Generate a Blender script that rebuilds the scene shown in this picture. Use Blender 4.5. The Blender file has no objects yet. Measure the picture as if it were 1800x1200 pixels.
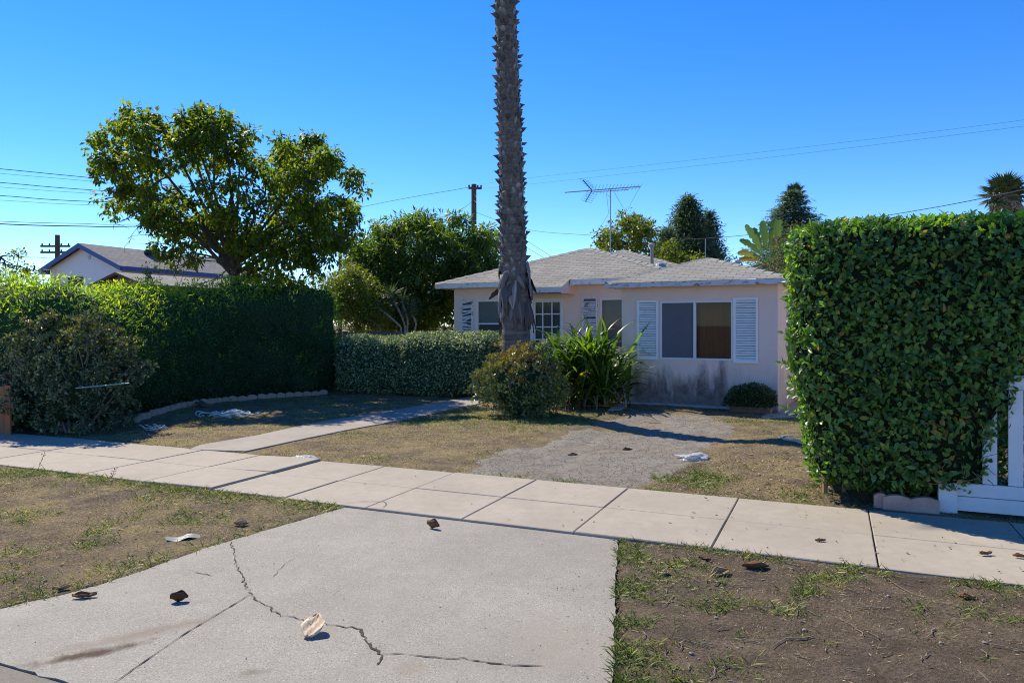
import bpy, bmesh, math, random
import numpy as np
from mathutils import Vector, Matrix, noise as mnoise
R = math.radians
C = bpy.context.scene.collection
rng = np.random.default_rng(7)
random.seed(7)

# ------------------------------------------------------------------ camera, sky, sun, exposure
F, CX, HY, EYE = 1300.0, 900.0, 571.0, 1.6          # focal length and horizon of the 1800 px photograph
cam_d = bpy.data.cameras.new('camera'); cam = bpy.data.objects.new('camera', cam_d); C.objects.link(cam)
cam.location = (0, 0, EYE); cam.rotation_euler = (R(90), 0, 0)
cam_d.sensor_width = 36; cam_d.lens = 36 * F / 1800; cam_d.shift_y = -(600 - HY) / 1800
cam_d.clip_start = 0.05; cam_d.clip_end = 3000
bpy.context.scene.camera = cam

SUN_EL, SUN_AZ = R(46), R(-39.5)                       # azimuth from +Y, negative = to the left
w = bpy.data.worlds.new('World'); bpy.context.scene.world = w; w.use_nodes = True
nt = w.node_tree; bg = nt.nodes['Background']
sky = nt.nodes.new('ShaderNodeTexSky'); sky.sky_type = 'NISHITA'; sky.sun_disc = False
sky.sun_elevation = SUN_EL; sky.sun_rotation = SUN_AZ
sky.altitude = 1800; sky.air_density = 1.0; sky.dust_density = 0.0; sky.ozone_density = 4.5
hs = nt.nodes.new('ShaderNodeHueSaturation'); hs.inputs['Saturation'].default_value = 1.30; hs.inputs['Value'].default_value = 0.70; hs.inputs['Hue'].default_value = 0.510
nt.links.new(sky.outputs[0], hs.inputs['Color']); nt.links.new(hs.outputs[0], bg.inputs[0])
bg.inputs[1].default_value = 0.15
sun_d = bpy.data.lights.new('sun', 'SUN'); sun = bpy.data.objects.new('sun', sun_d); C.objects.link(sun)
sun_d.energy = 3.2; sun_d.angle = R(0.5); sun_d.color = (1.0, 0.905, 0.71)
to_sun = Vector((math.sin(SUN_AZ) * math.cos(SUN_EL), math.cos(SUN_AZ) * math.cos(SUN_EL), math.sin(SUN_EL)))
sun.rotation_euler = to_sun.to_track_quat('Z', 'Y').to_euler()
vs = bpy.context.scene.view_settings
vs.view_transform = 'Standard'; vs.look = 'None'; vs.exposure = 1.1; vs.gamma = 1; vs.use_curve_mapping = False
cy = bpy.context.scene.cycles
cy.max_bounces = 8; cy.transparent_max_bounces = 8; cy.use_denoising = True; cy.denoising_prefilter = 'NONE'; cy.denoising_input_passes = 'RGB_ALBEDO_NORMAL'; cy.filter_width = 1.1; cy.sample_clamp_indirect = 4

# ------------------------------------------------------------------ helpers
def G(px, py, z=0.0):
    Y = F * (EYE - z) / (py - HY); return Vector(((px - CX) / F * Y, Y, z))
def P(px, py, Y):
    return Vector(((px - CX) / F * Y, Y, EYE - (py - HY) / F * Y))

def tag(o, label=None, cat=None, group=None, kind=None):
    if label: o['label'] = label
    if cat: o['category'] = cat
    if group: o['group'] = group
    if kind: o['kind'] = kind
    return o
def empty(name, loc=(0, 0, 0), rz=0, label=None, cat=None, group=None):
    o = bpy.data.objects.new(name, None); C.objects.link(o); o.location = loc; o.rotation_euler = (0, 0, rz)
    o.empty_display_size = 0.2
    return tag(o, label, cat, group)
def link(name, me, mat, parent=None):
    o = bpy.data.objects.new(name, me); C.objects.link(o)
    if mat is not None: me.materials.append(mat)
    if parent is not None: o.parent = parent
    return o
def copy_tree(o, parent=None):
    c = o.copy(); C.objects.link(c); c.parent = parent
    for ch in list(o.children): copy_tree(ch, c)
    return c
def obj(name, bm, mat, parent=None, smooth=False, uv=False):
    bmesh.ops.recalc_face_normals(bm, faces=bm.faces) if not uv else None
    if uv: planar_uv(bm)
    me = bpy.data.meshes.new(name); bm.to_mesh(me); bm.free()
    if smooth: me.shade_smooth()
    return link(name, me, mat, parent)
def planar_uv(bm):
    bm.normal_update(); L = bm.loops.layers.uv.new('UVMap'); Z = Vector((0, 0, 1))
    for f in bm.faces:
        h = Z.cross(f.normal)
        h = h.normalized() if h.length > 1e-4 else Vector((1, 0, 0))
        u = f.normal.cross(h)
        for l in f.loops: l[L].uv = (l.vert.co.dot(h), l.vert.co.dot(u))
def box(bm, x0, x1, y0, y1, z0, z1, M=None):
    vs_ = [bm.verts.new((x, y, z)) for z in (z0, z1) for x, y in ((x0, y0), (x1, y0), (x1, y1), (x0, y1))]
    if M is not None:
        for v in vs_: v.co = M @ v.co
    for f in ((3, 2, 1, 0), (4, 5, 6, 7), (0, 1, 5, 4), (1, 2, 6, 5), (2, 3, 7, 6), (3, 0, 4, 7)):
        bm.faces.new([vs_[i] for i in f])
    return vs_
def bar(bm, a, b, w_, h_, roll=0):
    a, b = Vector(a), Vector(b); d = b - a; q = d.to_track_quat('Z', 'Y').to_matrix().to_4x4()
    M = Matrix.Translation(a) @ q @ Matrix.Rotation(roll, 4, 'Z')
    box(bm, -w_ / 2, w_ / 2, -h_ / 2, h_ / 2, 0, d.length, M)
def tube(bm, pts, rad, seg=6, cap=True):
    pts = [Vector(p) for p in pts]; n = len(pts)
    rad = rad if hasattr(rad, '__len__') else [rad] * n
    rings = []; ref = None
    for i, p in enumerate(pts):
        d = (pts[min(i + 1, n - 1)] - pts[max(i - 1, 0)]).normalized()
        if ref is None: ref = d.orthogonal().normalized()
        ref = ref - d * ref.dot(d); ref = ref.normalized() if ref.length > 1e-5 else d.orthogonal().normalized()
        s = d.cross(ref)
        rings.append([bm.verts.new(p + (ref * math.cos(2 * math.pi * k / seg) + s * math.sin(2 * math.pi * k / seg)) * rad[i]) for k in range(seg)])
    for i in range(n - 1):
        for k in range(seg):
            bm.faces.new((rings[i][k], rings[i][(k + 1) % seg], rings[i + 1][(k + 1) % seg], rings[i + 1][k]))
    if cap:
        bm.faces.new(rings[0][::-1]); bm.faces.new(rings[-1])
def lathe(bm, prof, seg=24, c=(0, 0, 0)):
    rings = [[bm.verts.new((c[0] + r * math.cos(2 * math.pi * k / seg), c[1] + r * math.sin(2 * math.pi * k / seg), c[2] + z)) for k in range(seg)] for r, z in prof]
    for i in range(len(rings) - 1):
        for k in range(seg): bm.faces.new((rings[i][k], rings[i][(k + 1) % seg], rings[i + 1][(k + 1) % seg], rings[i + 1][k]))
    bm.faces.new(rings[0][::-1]); bm.faces.new(rings[-1])
def prism(bm, poly, z0, z1, bevel=0):
    lo = [bm.verts.new((p[0], p[1], z0)) for p in poly]; hi = [bm.verts.new((p[0], p[1], z1)) for p in poly]
    n = len(poly)
    for i in range(n): bm.faces.new((lo[i], lo[(i + 1) % n], hi[(i + 1) % n], hi[i]))
    bm.faces.new(hi); bm.faces.new(lo[::-1])
def bezier(p0, p1, p2, n=8):
    p0, p1, p2 = Vector(p0), Vector(p1), Vector(p2)
    return [p0 * (1 - t) ** 2 + p1 * 2 * t * (1 - t) + p2 * t * t for t in [i / n for i in range(n + 1)]]

def vnoise(x, y, seed=0):
    """smooth value noise in numpy"""
    xi = np.floor(x).astype(np.int64); yi = np.floor(y).astype(np.int64); fx = x - xi; fy = y - yi
    fx = fx * fx * (3 - 2 * fx); fy = fy * fy * (3 - 2 * fy)
    def h(a, b):
        n = (a * 374761393 + b * 668265263 + seed * 1274126177) & 0x7fffffff
        n = ((n ^ (n >> 13)) * 1274126177) & 0x7fffffff
        return ((n ^ (n >> 16)) & 0xffff) / 65535.0
    return (h(xi, yi) * (1 - fx) + h(xi + 1, yi) * fx) * (1 - fy) + (h(xi, yi + 1) * (1 - fx) + h(xi + 1, yi + 1) * fx) * fy
def fbm(x, y, seed=0, o=4):
    s = np.zeros_like(x, dtype=float); a = .5
    for k in range(o): s += a * vnoise(x * 2 ** k, y * 2 ** k, seed + k); a *= .5
    return s / (1 - .5 ** o)
def inpoly(x, y, poly):
    r = np.zeros(np.shape(x), bool); n = len(poly)
    for i in range(n):
        x1, y1 = poly[i][0], poly[i][1]; x2, y2 = poly[(i + 1) % n][0], poly[(i + 1) % n][1]
        if y1 == y2: continue
        c = ((y1 > y) != (y2 > y)) & (x < (x2 - x1) * (y - y1) / (y2 - y1) + x1); r ^= c
    return r
def polydist(x, y, poly):
    d = np.full(np.shape(x), 1e9); n = len(poly)
    for i in range(n):
        ax, ay = poly[i][0], poly[i][1]; bx, by = poly[(i + 1) % n][0], poly[(i + 1) % n][1]
        dx, dy = bx - ax, by - ay; t = np.clip(((x - ax) * dx + (y - ay) * dy) / (dx * dx + dy * dy + 1e-12), 0, 1)
        d = np.minimum(d, np.hypot(x - ax - t * dx, y - ay - t * dy))
    return d

def np_mesh(name, verts, faces, mat, parent=None, tint=None, smooth=False):
    me = bpy.data.meshes.new(name)
    me.vertices.add(len(verts)); me.vertices.foreach_set('co', np.ascontiguousarray(verts, dtype=np.float32).ravel())
    idx = np.concatenate([f.ravel() for f in faces]).astype(np.int32)
    cnt = np.concatenate([np.full(len(f), f.shape[1]) for f in faces]).astype(np.int32)
    st = np.concatenate([[0], np.cumsum(cnt)[:-1]]).astype(np.int32)
    me.loops.add(len(idx)); me.loops.foreach_set('vertex_index', idx)
    me.polygons.add(len(cnt)); me.polygons.foreach_set('loop_start', st)
    try: me.polygons.foreach_set('loop_total', cnt)
    except Exception: pass
    if tint is not None:
        a = me.attributes.new('tint', 'FLOAT', 'POINT'); a.data.foreach_set('value', np.ascontiguousarray(tint, dtype=np.float32))
    me.update(calc_edges=True)
    me.polygons.foreach_set('use_smooth', np.full(len(cnt), bool(smooth)))
    return link(name, me, mat, parent)
def unit(a): return a / (np.linalg.norm(a, axis=-1, keepdims=True) + 1e-9)
def rand_dir(n): return unit(rng.normal(size=(n, 3)))
def leaves(name, Pn, D, N, L, W, tint, mat, parent=None, hi=False, droop=.15, fold=.25, wide=.45, smooth=True):
    """many leaf-sized folded faces; Pn base points, D axis, N facing"""
    n = len(Pn); D = unit(D); S = unit(np.cross(D, N)); N = np.cross(S, D)
    L = np.broadcast_to(np.asarray(L, float), (n,))[:, None]; W = np.broadcast_to(np.asarray(W, float), (n,))[:, None]
    tint = np.broadcast_to(np.asarray(tint, float), (n,))
    up = N * fold * W * .5
    if not hi:
        b = Pn; m = Pn + D * L * .5 - N * droop * L * .25; t = Pn + D * L - N * droop * L
        l = Pn + D * L * wide + S * W * .5 + up - N * droop * L * .25; r = Pn + D * L * wide - S * W * .5 + up - N * droop * L * .25
        V = np.stack([b, l, r, m, t], 1).reshape(-1, 3); o = (np.arange(n) * 5)[:, None]
        return np_mesh(name, V, [np.concatenate([o + [0, 2, 4, 3], o + [0, 3, 4, 1]])], mat, parent, np.repeat(tint, 5), smooth)
    def row(t, wf):
        c = Pn + D * L * t - N * droop * L * t * t
        return c + S * W * .5 * wf + up * wf, c, c - S * W * .5 * wf + up * wf
    l1, m1, r1 = row(.28, .85); l2, m2, r2 = row(.65, .85)
    t = Pn + D * L - N * droop * L
    V = np.stack([Pn, l1, m1, r1, l2, m2, r2, t], 1).reshape(-1, 3); o = (np.arange(n) * 8)[:, None]
    q = np.concatenate([o + [1, 2, 5, 4], o + [2, 3, 6, 5]]); tr = np.concatenate([o + [0, 2, 1], o + [0, 3, 2], o + [4, 5, 7], o + [5, 6, 7]])
    return np_mesh(name, V, [q, tr], mat, parent, np.repeat(tint, 8), smooth)
def sample_mesh(ob, n, facing=None):
    """area-weighted random points and normals on a mesh (in its own space)"""
    me = ob.data; me.calc_loop_triangles(); k = len(me.loop_triangles)
    tv = np.zeros(k * 3, np.int32); me.loop_triangles.foreach_get('vertices', tv); tv = tv.reshape(-1, 3)
    co = np.zeros(len(me.vertices) * 3, np.float32); me.vertices.foreach_get('co', co); co = co.reshape(-1, 3)
    a, b, c = co[tv[:, 0]], co[tv[:, 1]], co[tv[:, 2]]; nn = np.cross(b - a, c - a); ar = np.linalg.norm(nn, axis=1)
    nn = unit(nn)
    if facing is not None: ar = ar * facing(nn, (a + b + c) / 3)
    i = rng.choice(k, n, p=ar / ar.sum()); u, v = rng.random(n), rng.random(n); f = u + v > 1; u[f], v[f] = 1 - u[f], 1 - v[f]
    return a[i] + (b - a)[i] * u[:, None] + (c - a)[i] * v[:, None], nn[i]

# ------------------------------------------------------------------ materials
class NT:
    def __init__(s, name):
        s.m = bpy.data.materials.new(name); s.m.use_nodes = True; s.t = s.m.node_tree; s.b = s.t.nodes['Principled BSDF']
        s.out = s.t.nodes['Material Output']
    def n(s, typ, **kw):
        x = s.t.nodes.new(typ)
        for k, v in kw.items(): setattr(x, k, v)
        return x
    def l(s, a, b): s.t.links.new(a, b)
    def pos(s): return s.n('ShaderNodeNewGeometry').outputs['Position']
    def oc(s): return s.n('ShaderNodeTexCoord').outputs['Object']
    def map(s, v, scale=(1, 1, 1), loc=(0, 0, 0)):
        m = s.n('ShaderNodeMapping'); m.inputs['Scale'].default_value = scale; m.inputs['Location'].default_value = loc
        s.l(v, m.inputs[0]); return m.outputs[0]
    def noise(s, v, scale, detail=6, rough=.6, dist=0):
        x = s.n('ShaderNodeTexNoise'); x.inputs['Scale'].default_value = scale; x.inputs['Detail'].default_value = detail
        x.inputs['Roughness'].default_value = rough; x.inputs['Distortion'].default_value = dist
        if v is not None: s.l(v, x.inputs['Vector'])
        return x.outputs['Fac']
    def ramp(s, f, stops):
        r = s.n('ShaderNodeValToRGB'); e = r.color_ramp.elements
        while len(e) < len(stops): e.new(.5)
        for i, (p, c) in enumerate(stops):
            e[i].position = p; e[i].color = (c, c, c, 1) if not hasattr(c, '__len__') else (*c, 1)
        s.l(f, r.inputs[0]); return r.outputs[0]
    def mix(s, f, a, b, mode='MIX'):
        x = s.n('ShaderNodeMix', data_type='RGBA', blend_type=mode)
        for v, k in ((f, 0), (a, 6), (b, 7)):
            if hasattr(v, 'is_linked'): s.l(v, x.inputs[k])
            elif hasattr(v, '__len__'): x.inputs[k].default_value = (*v, 1)
            else: x.inputs[k].default_value = v if k == 0 else (v, v, v, 1)
        return x.outputs[2]
    def math(s, op, a, b=0.0, clamp=False):
        x = s.n('ShaderNodeMath', operation=op, use_clamp=clamp)
        for i, v in enumerate((a, b)):
            if hasattr(v, 'is_linked'): s.l(v, x.inputs[i])
            else: x.inputs[i].default_value = v
        return x.outputs[0]
    def bump(s, h, strength=.3, dist=.01, prev=None):
        x = s.n('ShaderNodeBump'); x.inputs['Strength'].default_value = strength; x.inputs['Distance'].default_value = dist
        s.l(h, x.inputs['Height'])
        if prev is not None: s.l(prev, x.inputs['Normal'])
        s.l(x.outputs[0], s.b.inputs['Normal']); return x.outputs[0]
    def col(s, c):
        if hasattr(c, 'is_linked'): s.l(c, s.b.inputs['Base Color'])
        else: s.b.inputs['Base Color'].default_value = (*c, 1)
        return s
    def rough(s, r, spec=.5):
        s.b.inputs['Roughness'].default_value = r; s.b.inputs['Specular IOR Level'].default_value = spec; return s

def mottled(name, c1, c2, scale=8, rough=.7, bump=.2, bscale=60, bdist=.004, metal=0, spec=.4, stretch=(1, 1, 1), detail=6):
    m = NT(name); v = m.map(m.oc(), stretch); f = m.noise(v, scale, detail, .65)
    m.col(m.mix(m.ramp(f, [(.3, 0.), (.7, 1.)]), c1, c2)).rough(rough, spec); m.b.inputs['Metallic'].default_value = metal
    if bump: m.bump(m.noise(v, bscale, 4), bump, bdist)
    return m.m
def foliage(name, stops, rough=.45, transl=.35, spec=.4, tcol=(1.25, 1.35, .55)):
    """leaf: tint attribute picks the leaf colour; light also passes through it"""
    m = NT(name); a = m.n('ShaderNodeAttribute', attribute_name='tint')
    c = m.ramp(a.outputs['Fac'], stops); m.col(c).rough(rough, spec)
    t = m.n('ShaderNodeBsdfTranslucent'); m.l(m.mix(1.0, c, tcol, 'MULTIPLY'), t.inputs[0])
    x = m.n('ShaderNodeMixShader'); x.inputs[0].default_value = transl
    m.l(m.b.outputs[0], x.inputs[1]); m.l(t.outputs[0], x.inputs[2]); m.l(x.outputs[0], m.out.inputs[0])
    return m.m
def peeling(name, paint, wood, amount=.5, scale=14, stretch=(1, 1, 1)):
    m = NT(name); v = m.map(m.oc(), stretch); f = m.noise(v, scale, 8, .75, .6)
    k = m.ramp(f, [(amount - .02, 0.), (amount + .02, 1.)])
    wd = m.mix(m.noise(m.map(v, (2, 2, 40)), 6), wood, tuple(x * .65 for x in wood))
    pt = m.mix(m.noise(v, 3), paint, tuple(x * .85 for x in paint))
    m.col(m.mix(k, wd, pt)).rough(.65, .35); m.bump(k, .5, .003)
    return m.m
M = {}
M['white'] = mottled('white_paint', (.78, .78, .78), (.68, .69, .70), 5, .5, .08)
M['bluewhite'] = mottled('pale_blue_paint', (.87, .855, .83), (.81, .795, .77), 6, .5, .1)
M['whitepeel'] = peeling('peeling_white_paint', (.78, .765, .75), (.38, .34, .31), .42, 9)
M['fasciapeel'] = peeling('weathered_fascia', (.62, .62, .64), (.25, .20, .16), .43, 7, (1, 1, 2.5))
M['metal'] = mottled('galvanised_metal', (.45, .46, .48), (.32, .33, .35), 12, .45, .1, metal=.7)
M['darkmetal'] = mottled('dark_metal', (.03, .03, .035), (.05, .05, .05), 12, .5, .1, metal=.3)
M['cable'] = mottled('cable_rubber', (.02, .025, .04), (.03, .035, .05), 3, .6, 0)
M['polewood'] = mottled('creosote_wood', (.07, .045, .035), (.12, .085, .07), 6, .8, .4, stretch=(1, 1, .1))
M['bark'] = mottled('bark', (.055, .042, .03), (.13, .10, .075), 9, .9, .7, 40, .02, stretch=(1, 1, .35))
M['greybark'] = mottled('grey_bark', (.15, .13, .115), (.26, .23, .21), 9, .9, .5, 40, .01)
M['darkbark'] = mottled('dark_bark', (.05, .04, .03), (.10, .08, .06), 9, .9, .5, 40, .01)
M['terracotta'] = mottled('pink_cement', (.42, .25, .20), (.55, .36, .30), 9, .85, .4, 50)
M['paver'] = mottled('tan_cement', (.34, .25, .19), (.48, .37, .29), 9, .9, .4, 50)

# ------------------------------------------------------------------ setting: ground, pavements, driveway, road
SA = R(23.5); SD = Vector((math.cos(SA), -math.sin(SA), 0)); SN = Vector((math.sin(SA), math.cos(SA), 0))   # along / across the sidewalk
S0, S1, CURB = 5.45, 7.12, 2.28
def S(s, c, z=0): return SD * s + SN * c + Vector((0, 0, z))
APRON = [G(*p) for p in ((612, 884), (560, 900), (405, 945), (300, 978), (240, 1000), (170, 1023), (100, 1041), (0, 1063), (-120, 1092), (-260, 1135))]
APRON = [S(SD.dot(p), min(SN.dot(p), S0)) for p in APRON]
APRON += [S(SD.dot(APRON[-1]) - .5, CURB), S(-.66, CURB), G(1077, 1200), G(1081, 1050)]
APRON += [S(SD.dot(G(1084, 943)), S0)]
WALK = [G(*p) for p in ((332, 790), (352, 782), (452, 765), (569, 740), (686, 722), (790, 704), (845, 694), (885, 696), (857, 706), (724, 735), (608, 756), (511, 776), (432, 793))]
DRIVE = [S(SD.dot(G(805, 832)), S1 + .012), G(850, 806), G(868, 793), G(930, 778), G(968, 762), G(1005, 748), G(1050, 736), G(1075, 727), G(1100, 718), G(1200, 722), G(1290, 736), G(1330, 750), G(1320, 770), G(1262, 788), G(1235, 802), G(1205, 824), G(1150, 846), S(SD.dot(G(1135, 858)), S1 + .012)]
def along(x, y): return x * SD.x + y * SD.y
def across(x, y): return x * SN.x + y * SN.y
def ground_z(x, y):
    big = (fbm(x * .28, y * .28, 3, 2) - .5) * .14 + (fbm(x * .9, y * .9, 11, 2) - .5) * .05
    c = across(x, y); s = along(x, y)
    fine = (fbm(x * 4, y * 4, 21, 4) - .5) * .05
    slab = np.minimum(np.maximum(c - S1, S0 - c), 1.0)           # distance from the sidewalk
    near = np.clip(slab / .8, 0, 1)
    z = -.018 + big * near * .7 + fine * (.45 + .55 * near)
    z = np.where((c > S0 - .004) & (c < S1 + .004), -.09, z)
    ia = inpoly(x, y, APRON); da = polydist(x, y, APRON)
    z = np.where(ia, -.12, np.where(da < .5, z * (da / .5) - .026 * (1 - da / .5), z))
    iw = inpoly(x, y, WALK); dw = polydist(x, y, WALK)
    z = np.where(iw & (dw > .03), -.09, np.where(dw < .4, z * dw / .4 - .012 * (1 - dw / .4), z))
    idr = inpoly(x, y, DRIVE); dd = polydist(x, y, DRIVE)
    z = z - np.where(idr, np.clip(dd / .7, 0, 1), 0) * (.022 + .02 * fbm(x * 2.2, y * 2.2, 5, 3))
    z = np.where(c < CURB, -.16, z)
    z = z + np.where(c > S1 + .1, .13 * np.exp(-((x - 3.75) / .8) ** 2 - ((y - 9.5) / .8) ** 2), 0)
    far = np.clip((np.hypot(x, y - 12) - 30) / 20, 0, 1)
    return z * (1 - far) - .05 * far
def axis(a, b, step, lo, hi):
    core = np.arange(a, b, step); out = [core]
    v, st = a, step
    l = []
    while v > lo: st *= 1.5; v -= st; l.append(v)
    r = []; v, st = core[-1], step
    while v < hi: st *= 1.5; v += st; r.append(v)
    return np.concatenate([np.array(l[::-1]), core, np.array(r)])
# coordinates along / across the sidewalk, so that its edges follow the grid
gs = axis(-13, 9, .055, -900, 900); gc = axis(2.2, 20, .055, -900, 900)
gc = np.unique(np.concatenate([gc[(np.abs(gc - S0) > .02) & (np.abs(gc - S1) > .02) & (np.abs(gc - CURB) > .02)], [S0 - .005, S0 + .005, S1 - .005, S1 + .005, CURB - .005, CURB + .005]]))
gg, cc = np.meshgrid(gs, gc, indexing='ij')
gx = gg * SD.x + cc * SN.x; gy = gg * SD.y + cc * SN.y
gz = ground_z(gx, gy)
ns_, nc_ = gg.shape; ii = np.arange(ns_ * nc_).reshape(ns_, nc_)
quads = np.stack([ii[:-1, :-1], ii[1:, :-1], ii[1:, 1:], ii[:-1, 1:]], -1).reshape(-1, 4)
m = NT('bare_dirt'); v = m.pos()
n1 = m.noise(v, .9, 5, .6); n2 = m.noise(v, 5, 8, .7); n3 = m.noise(v, 45, 6, .75); n4 = m.noise(m.map(v, (1, 1, 1), (31, 7, 0)), 1.6, 6, .65)
c = m.mix(m.ramp(n2, [(.33, 0.), (.66, 1.)]), (.125, .092, .065), (.26, .20, .145))
sxy = m.n('ShaderNodeSeparateXYZ'); m.l(v, sxy.inputs[0]); dt = m.n('ShaderNodeVectorMath', operation='DOT_PRODUCT'); m.l(v, dt.inputs[0]); dt.inputs[1].default_value = SN
rv = m.math('MULTIPLY', m.math('GREATER_THAN', sxy.outputs['X'], .35), m.math('LESS_THAN', dt.outputs['Value'], S0))      # the right verge is trodden bare soil
c = m.mix(m.math('MULTIPLY', m.ramp(n4, [(.40, 0.), (.60, .85)]), m.math('SUBTRACT', 1.0, m.math('MULTIPLY', rv, .8))), c, (.37, .285, .145))
c = m.mix(m.math('MULTIPLY', rv, m.ramp(m.noise(v, 2.6, 6, .7), [(.42, .1), (.62, .55)])), c, (.09, .069, .054))
c = m.mix(m.ramp(n3, [(.40, .6), (.55, 0.)]), c, (.060, .042, .030))
c = m.mix(m.ramp(m.noise(v, 120, 3, .6), [(.62, 0.), (.72, .55)]), c, (.38, .31, .23))
m.col(c).rough(.95, .15); m.bump(n3, 1.0, .03, m.bump(n2, .7, .04))
M['dirt'] = m.m
tag(np_mesh('ground', np.stack([gx, gy, gz], -1).reshape(-1, 3), [quads], M['dirt'], None, None, True), kind='structure')

# concrete
def concrete(name, a, b, dark, speck=True, stains=(), bump=.25):
    m = NT(name); v = m.pos(); f = m.noise(v, 1.3, 6, .65)
    c = m.mix(m.ramp(f, [(.3, 0.), (.7, 1.)]), a, b)
    c = m.mix(m.ramp(m.noise(v, 9, 6, .7), [(.42, 0.), (.7, .5)]), c, tuple(x * .68 for x in a))
    c = m.mix(m.ramp(m.noise(m.map(v, (1, 1, 1), (5, 9, 0)), .5, 5, .7), [(.48, 0.), (.70, .7)]), c, dark)
    if speck:
        vo = m.n('ShaderNodeTexVoronoi'); vo.inputs['Scale'].default_value = 70; m.l(v, vo.inputs['Vector'])
        g = m.noise(v, 3, 4)
        sp = m.math('MULTIPLY', m.ramp(vo.outputs['Distance'], [(.16, 1.), (.30, 0.)]), m.ramp(g, [(.38, .15), (.58, .9)]))
        c = m.mix(sp, c, (.10, .085, .07))
        vo2 = m.n('ShaderNodeTexVoronoi'); vo2.inputs['Scale'].default_value = 38; m.l(m.map(v, (1, 1, 1), (3, 1, 0)), vo2.inputs['Vector'])
        c = m.mix(m.ramp(vo2.outputs['Distance'], [(.10, .5), (.17, 0.)]), c, (.72, .70, .66))
        c = m.mix(m.ramp(m.noise(v, 160, 3, .6), [(.4, .7), (.55, 0.)]), c, tuple(x * .5 for x in a))
    for (x, y, rx, ry, rot, cs, amt) in stains:
        mp = m.n('ShaderNodeMapping', vector_type='TEXTURE'); mp.inputs['Location'].default_value = (x, y, 0); mp.inputs['Rotation'].default_value = (0, 0, rot)
        mp.inputs['Scale'].default_value = (rx, ry, 1); m.l(v, mp.inputs[0])
        ln = m.n('ShaderNodeVectorMath', operation='LENGTH'); m.l(mp.outputs[0], ln.inputs[0])
        d = m.math('ADD', ln.outputs['Value'], m.math('MULTIPLY', m.math('SUBTRACT', m.noise(v, 7, 6, .7), .5), 2.2))
        c = m.mix(m.ramp(d, [(.25, amt), (1., 0.)]), c, cs)
    m.col(c).rough(.85, .25); m.bump(m.noise(v, 130, 5, .7), bump, .006)
    return m.m
M['walk'] = concrete('sidewalk_concrete', (.40, .352, .29), (.35, .306, .252), (.285, .248, .205), False, [(G(480, 850).x, G(480, 850).y, .22, .1, -.4, (.33, .29, .25), .5), (G(1180, 880).x, G(1180, 880).y, .5, .3, -.4, (.36, .30, .25), .4)], .12)
st = [(G(150, 1142).x, G(150, 1142).y, .30, .075, .55, (.07, .042, .027), 1.0), (G(250, 1105).x, G(250, 1105).y, .55, .09, .62, (.21, .165, .125), .7),
      (G(440, 1172).x, G(440, 1172).y, .08, .05, .2, (.14, .11, .08), .7), (G(985, 1120).x, G(985, 1120).y, .35, .5, .2, (.30, .26, .21), .45), (G(720, 1165).x, G(720, 1165).y, .12, .1, .2, (.24, .20, .15), .5)]
M['apron'] = concrete('driveway_concrete', (.385, .355, .31), (.305, .28, .243), (.245, .22, .19), True, st, .35)
M['path'] = concrete('path_concrete', (.36, .32, .28), (.30, .265, .23), (.23, .195, .17), False, (), .25)
JOINTS = [-16.5, -15.4, -14.3, -13.2, -12.1, -11.1, -10.1, -9.2, -8.3, -7.4, -6.48, -5.56, -4.67, -3.77, -2.82, -1.85, -.805, .276, 1.31, 2.35, 3.4, 4.45, 5.5, 6.6, 7.7]
bm = bmesh.new()
SM = S0 + .83
for i in range(len(JOINTS) - 1):
    for (c0, c1) in ((S0, SM - .004), (SM + .004, S1)):
        g0 = .0052; a, b = JOINTS[i] + g0, JOINTS[i + 1] - g0
        za = {11: .030, 10: .012}.get(i, 0.0) * (1 if c0 > S0 else .55); zb = 0
        tl = random.uniform(-.003, .003)
        if i == 10: za, zb = .0, .028 * (1 if c0 > S0 else .5)
        elif i == 11: za, zb = -.004, 0
        e = .006
        lo = [S(a, c0, -.15), S(b, c0, -.15), S(b, c1, -.15), S(a, c1, -.15)]
        md = [S(a, c0, za - e), S(b, c0, zb - e), S(b, c1, zb - e), S(a, c1, za - e)]
        hi = [S(a + e, c0 + e, za + tl), S(b - e, c0 + e, zb + tl), S(b - e, c1 - e, zb + tl), S(a + e, c1 - e, za + tl)]
        vv = [[bm.verts.new(p) for p in r] for r in (lo, md, hi)]
        for k in range(4):
            for r in (0, 1): bm.faces.new((vv[r][k], vv[r][(k + 1) % 4], vv[r + 1][(k + 1) % 4], vv[r + 1][k]))
        bm.faces.new(vv[2])
tag(obj('sidewalk', bm, M['walk']), kind='structure')

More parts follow.
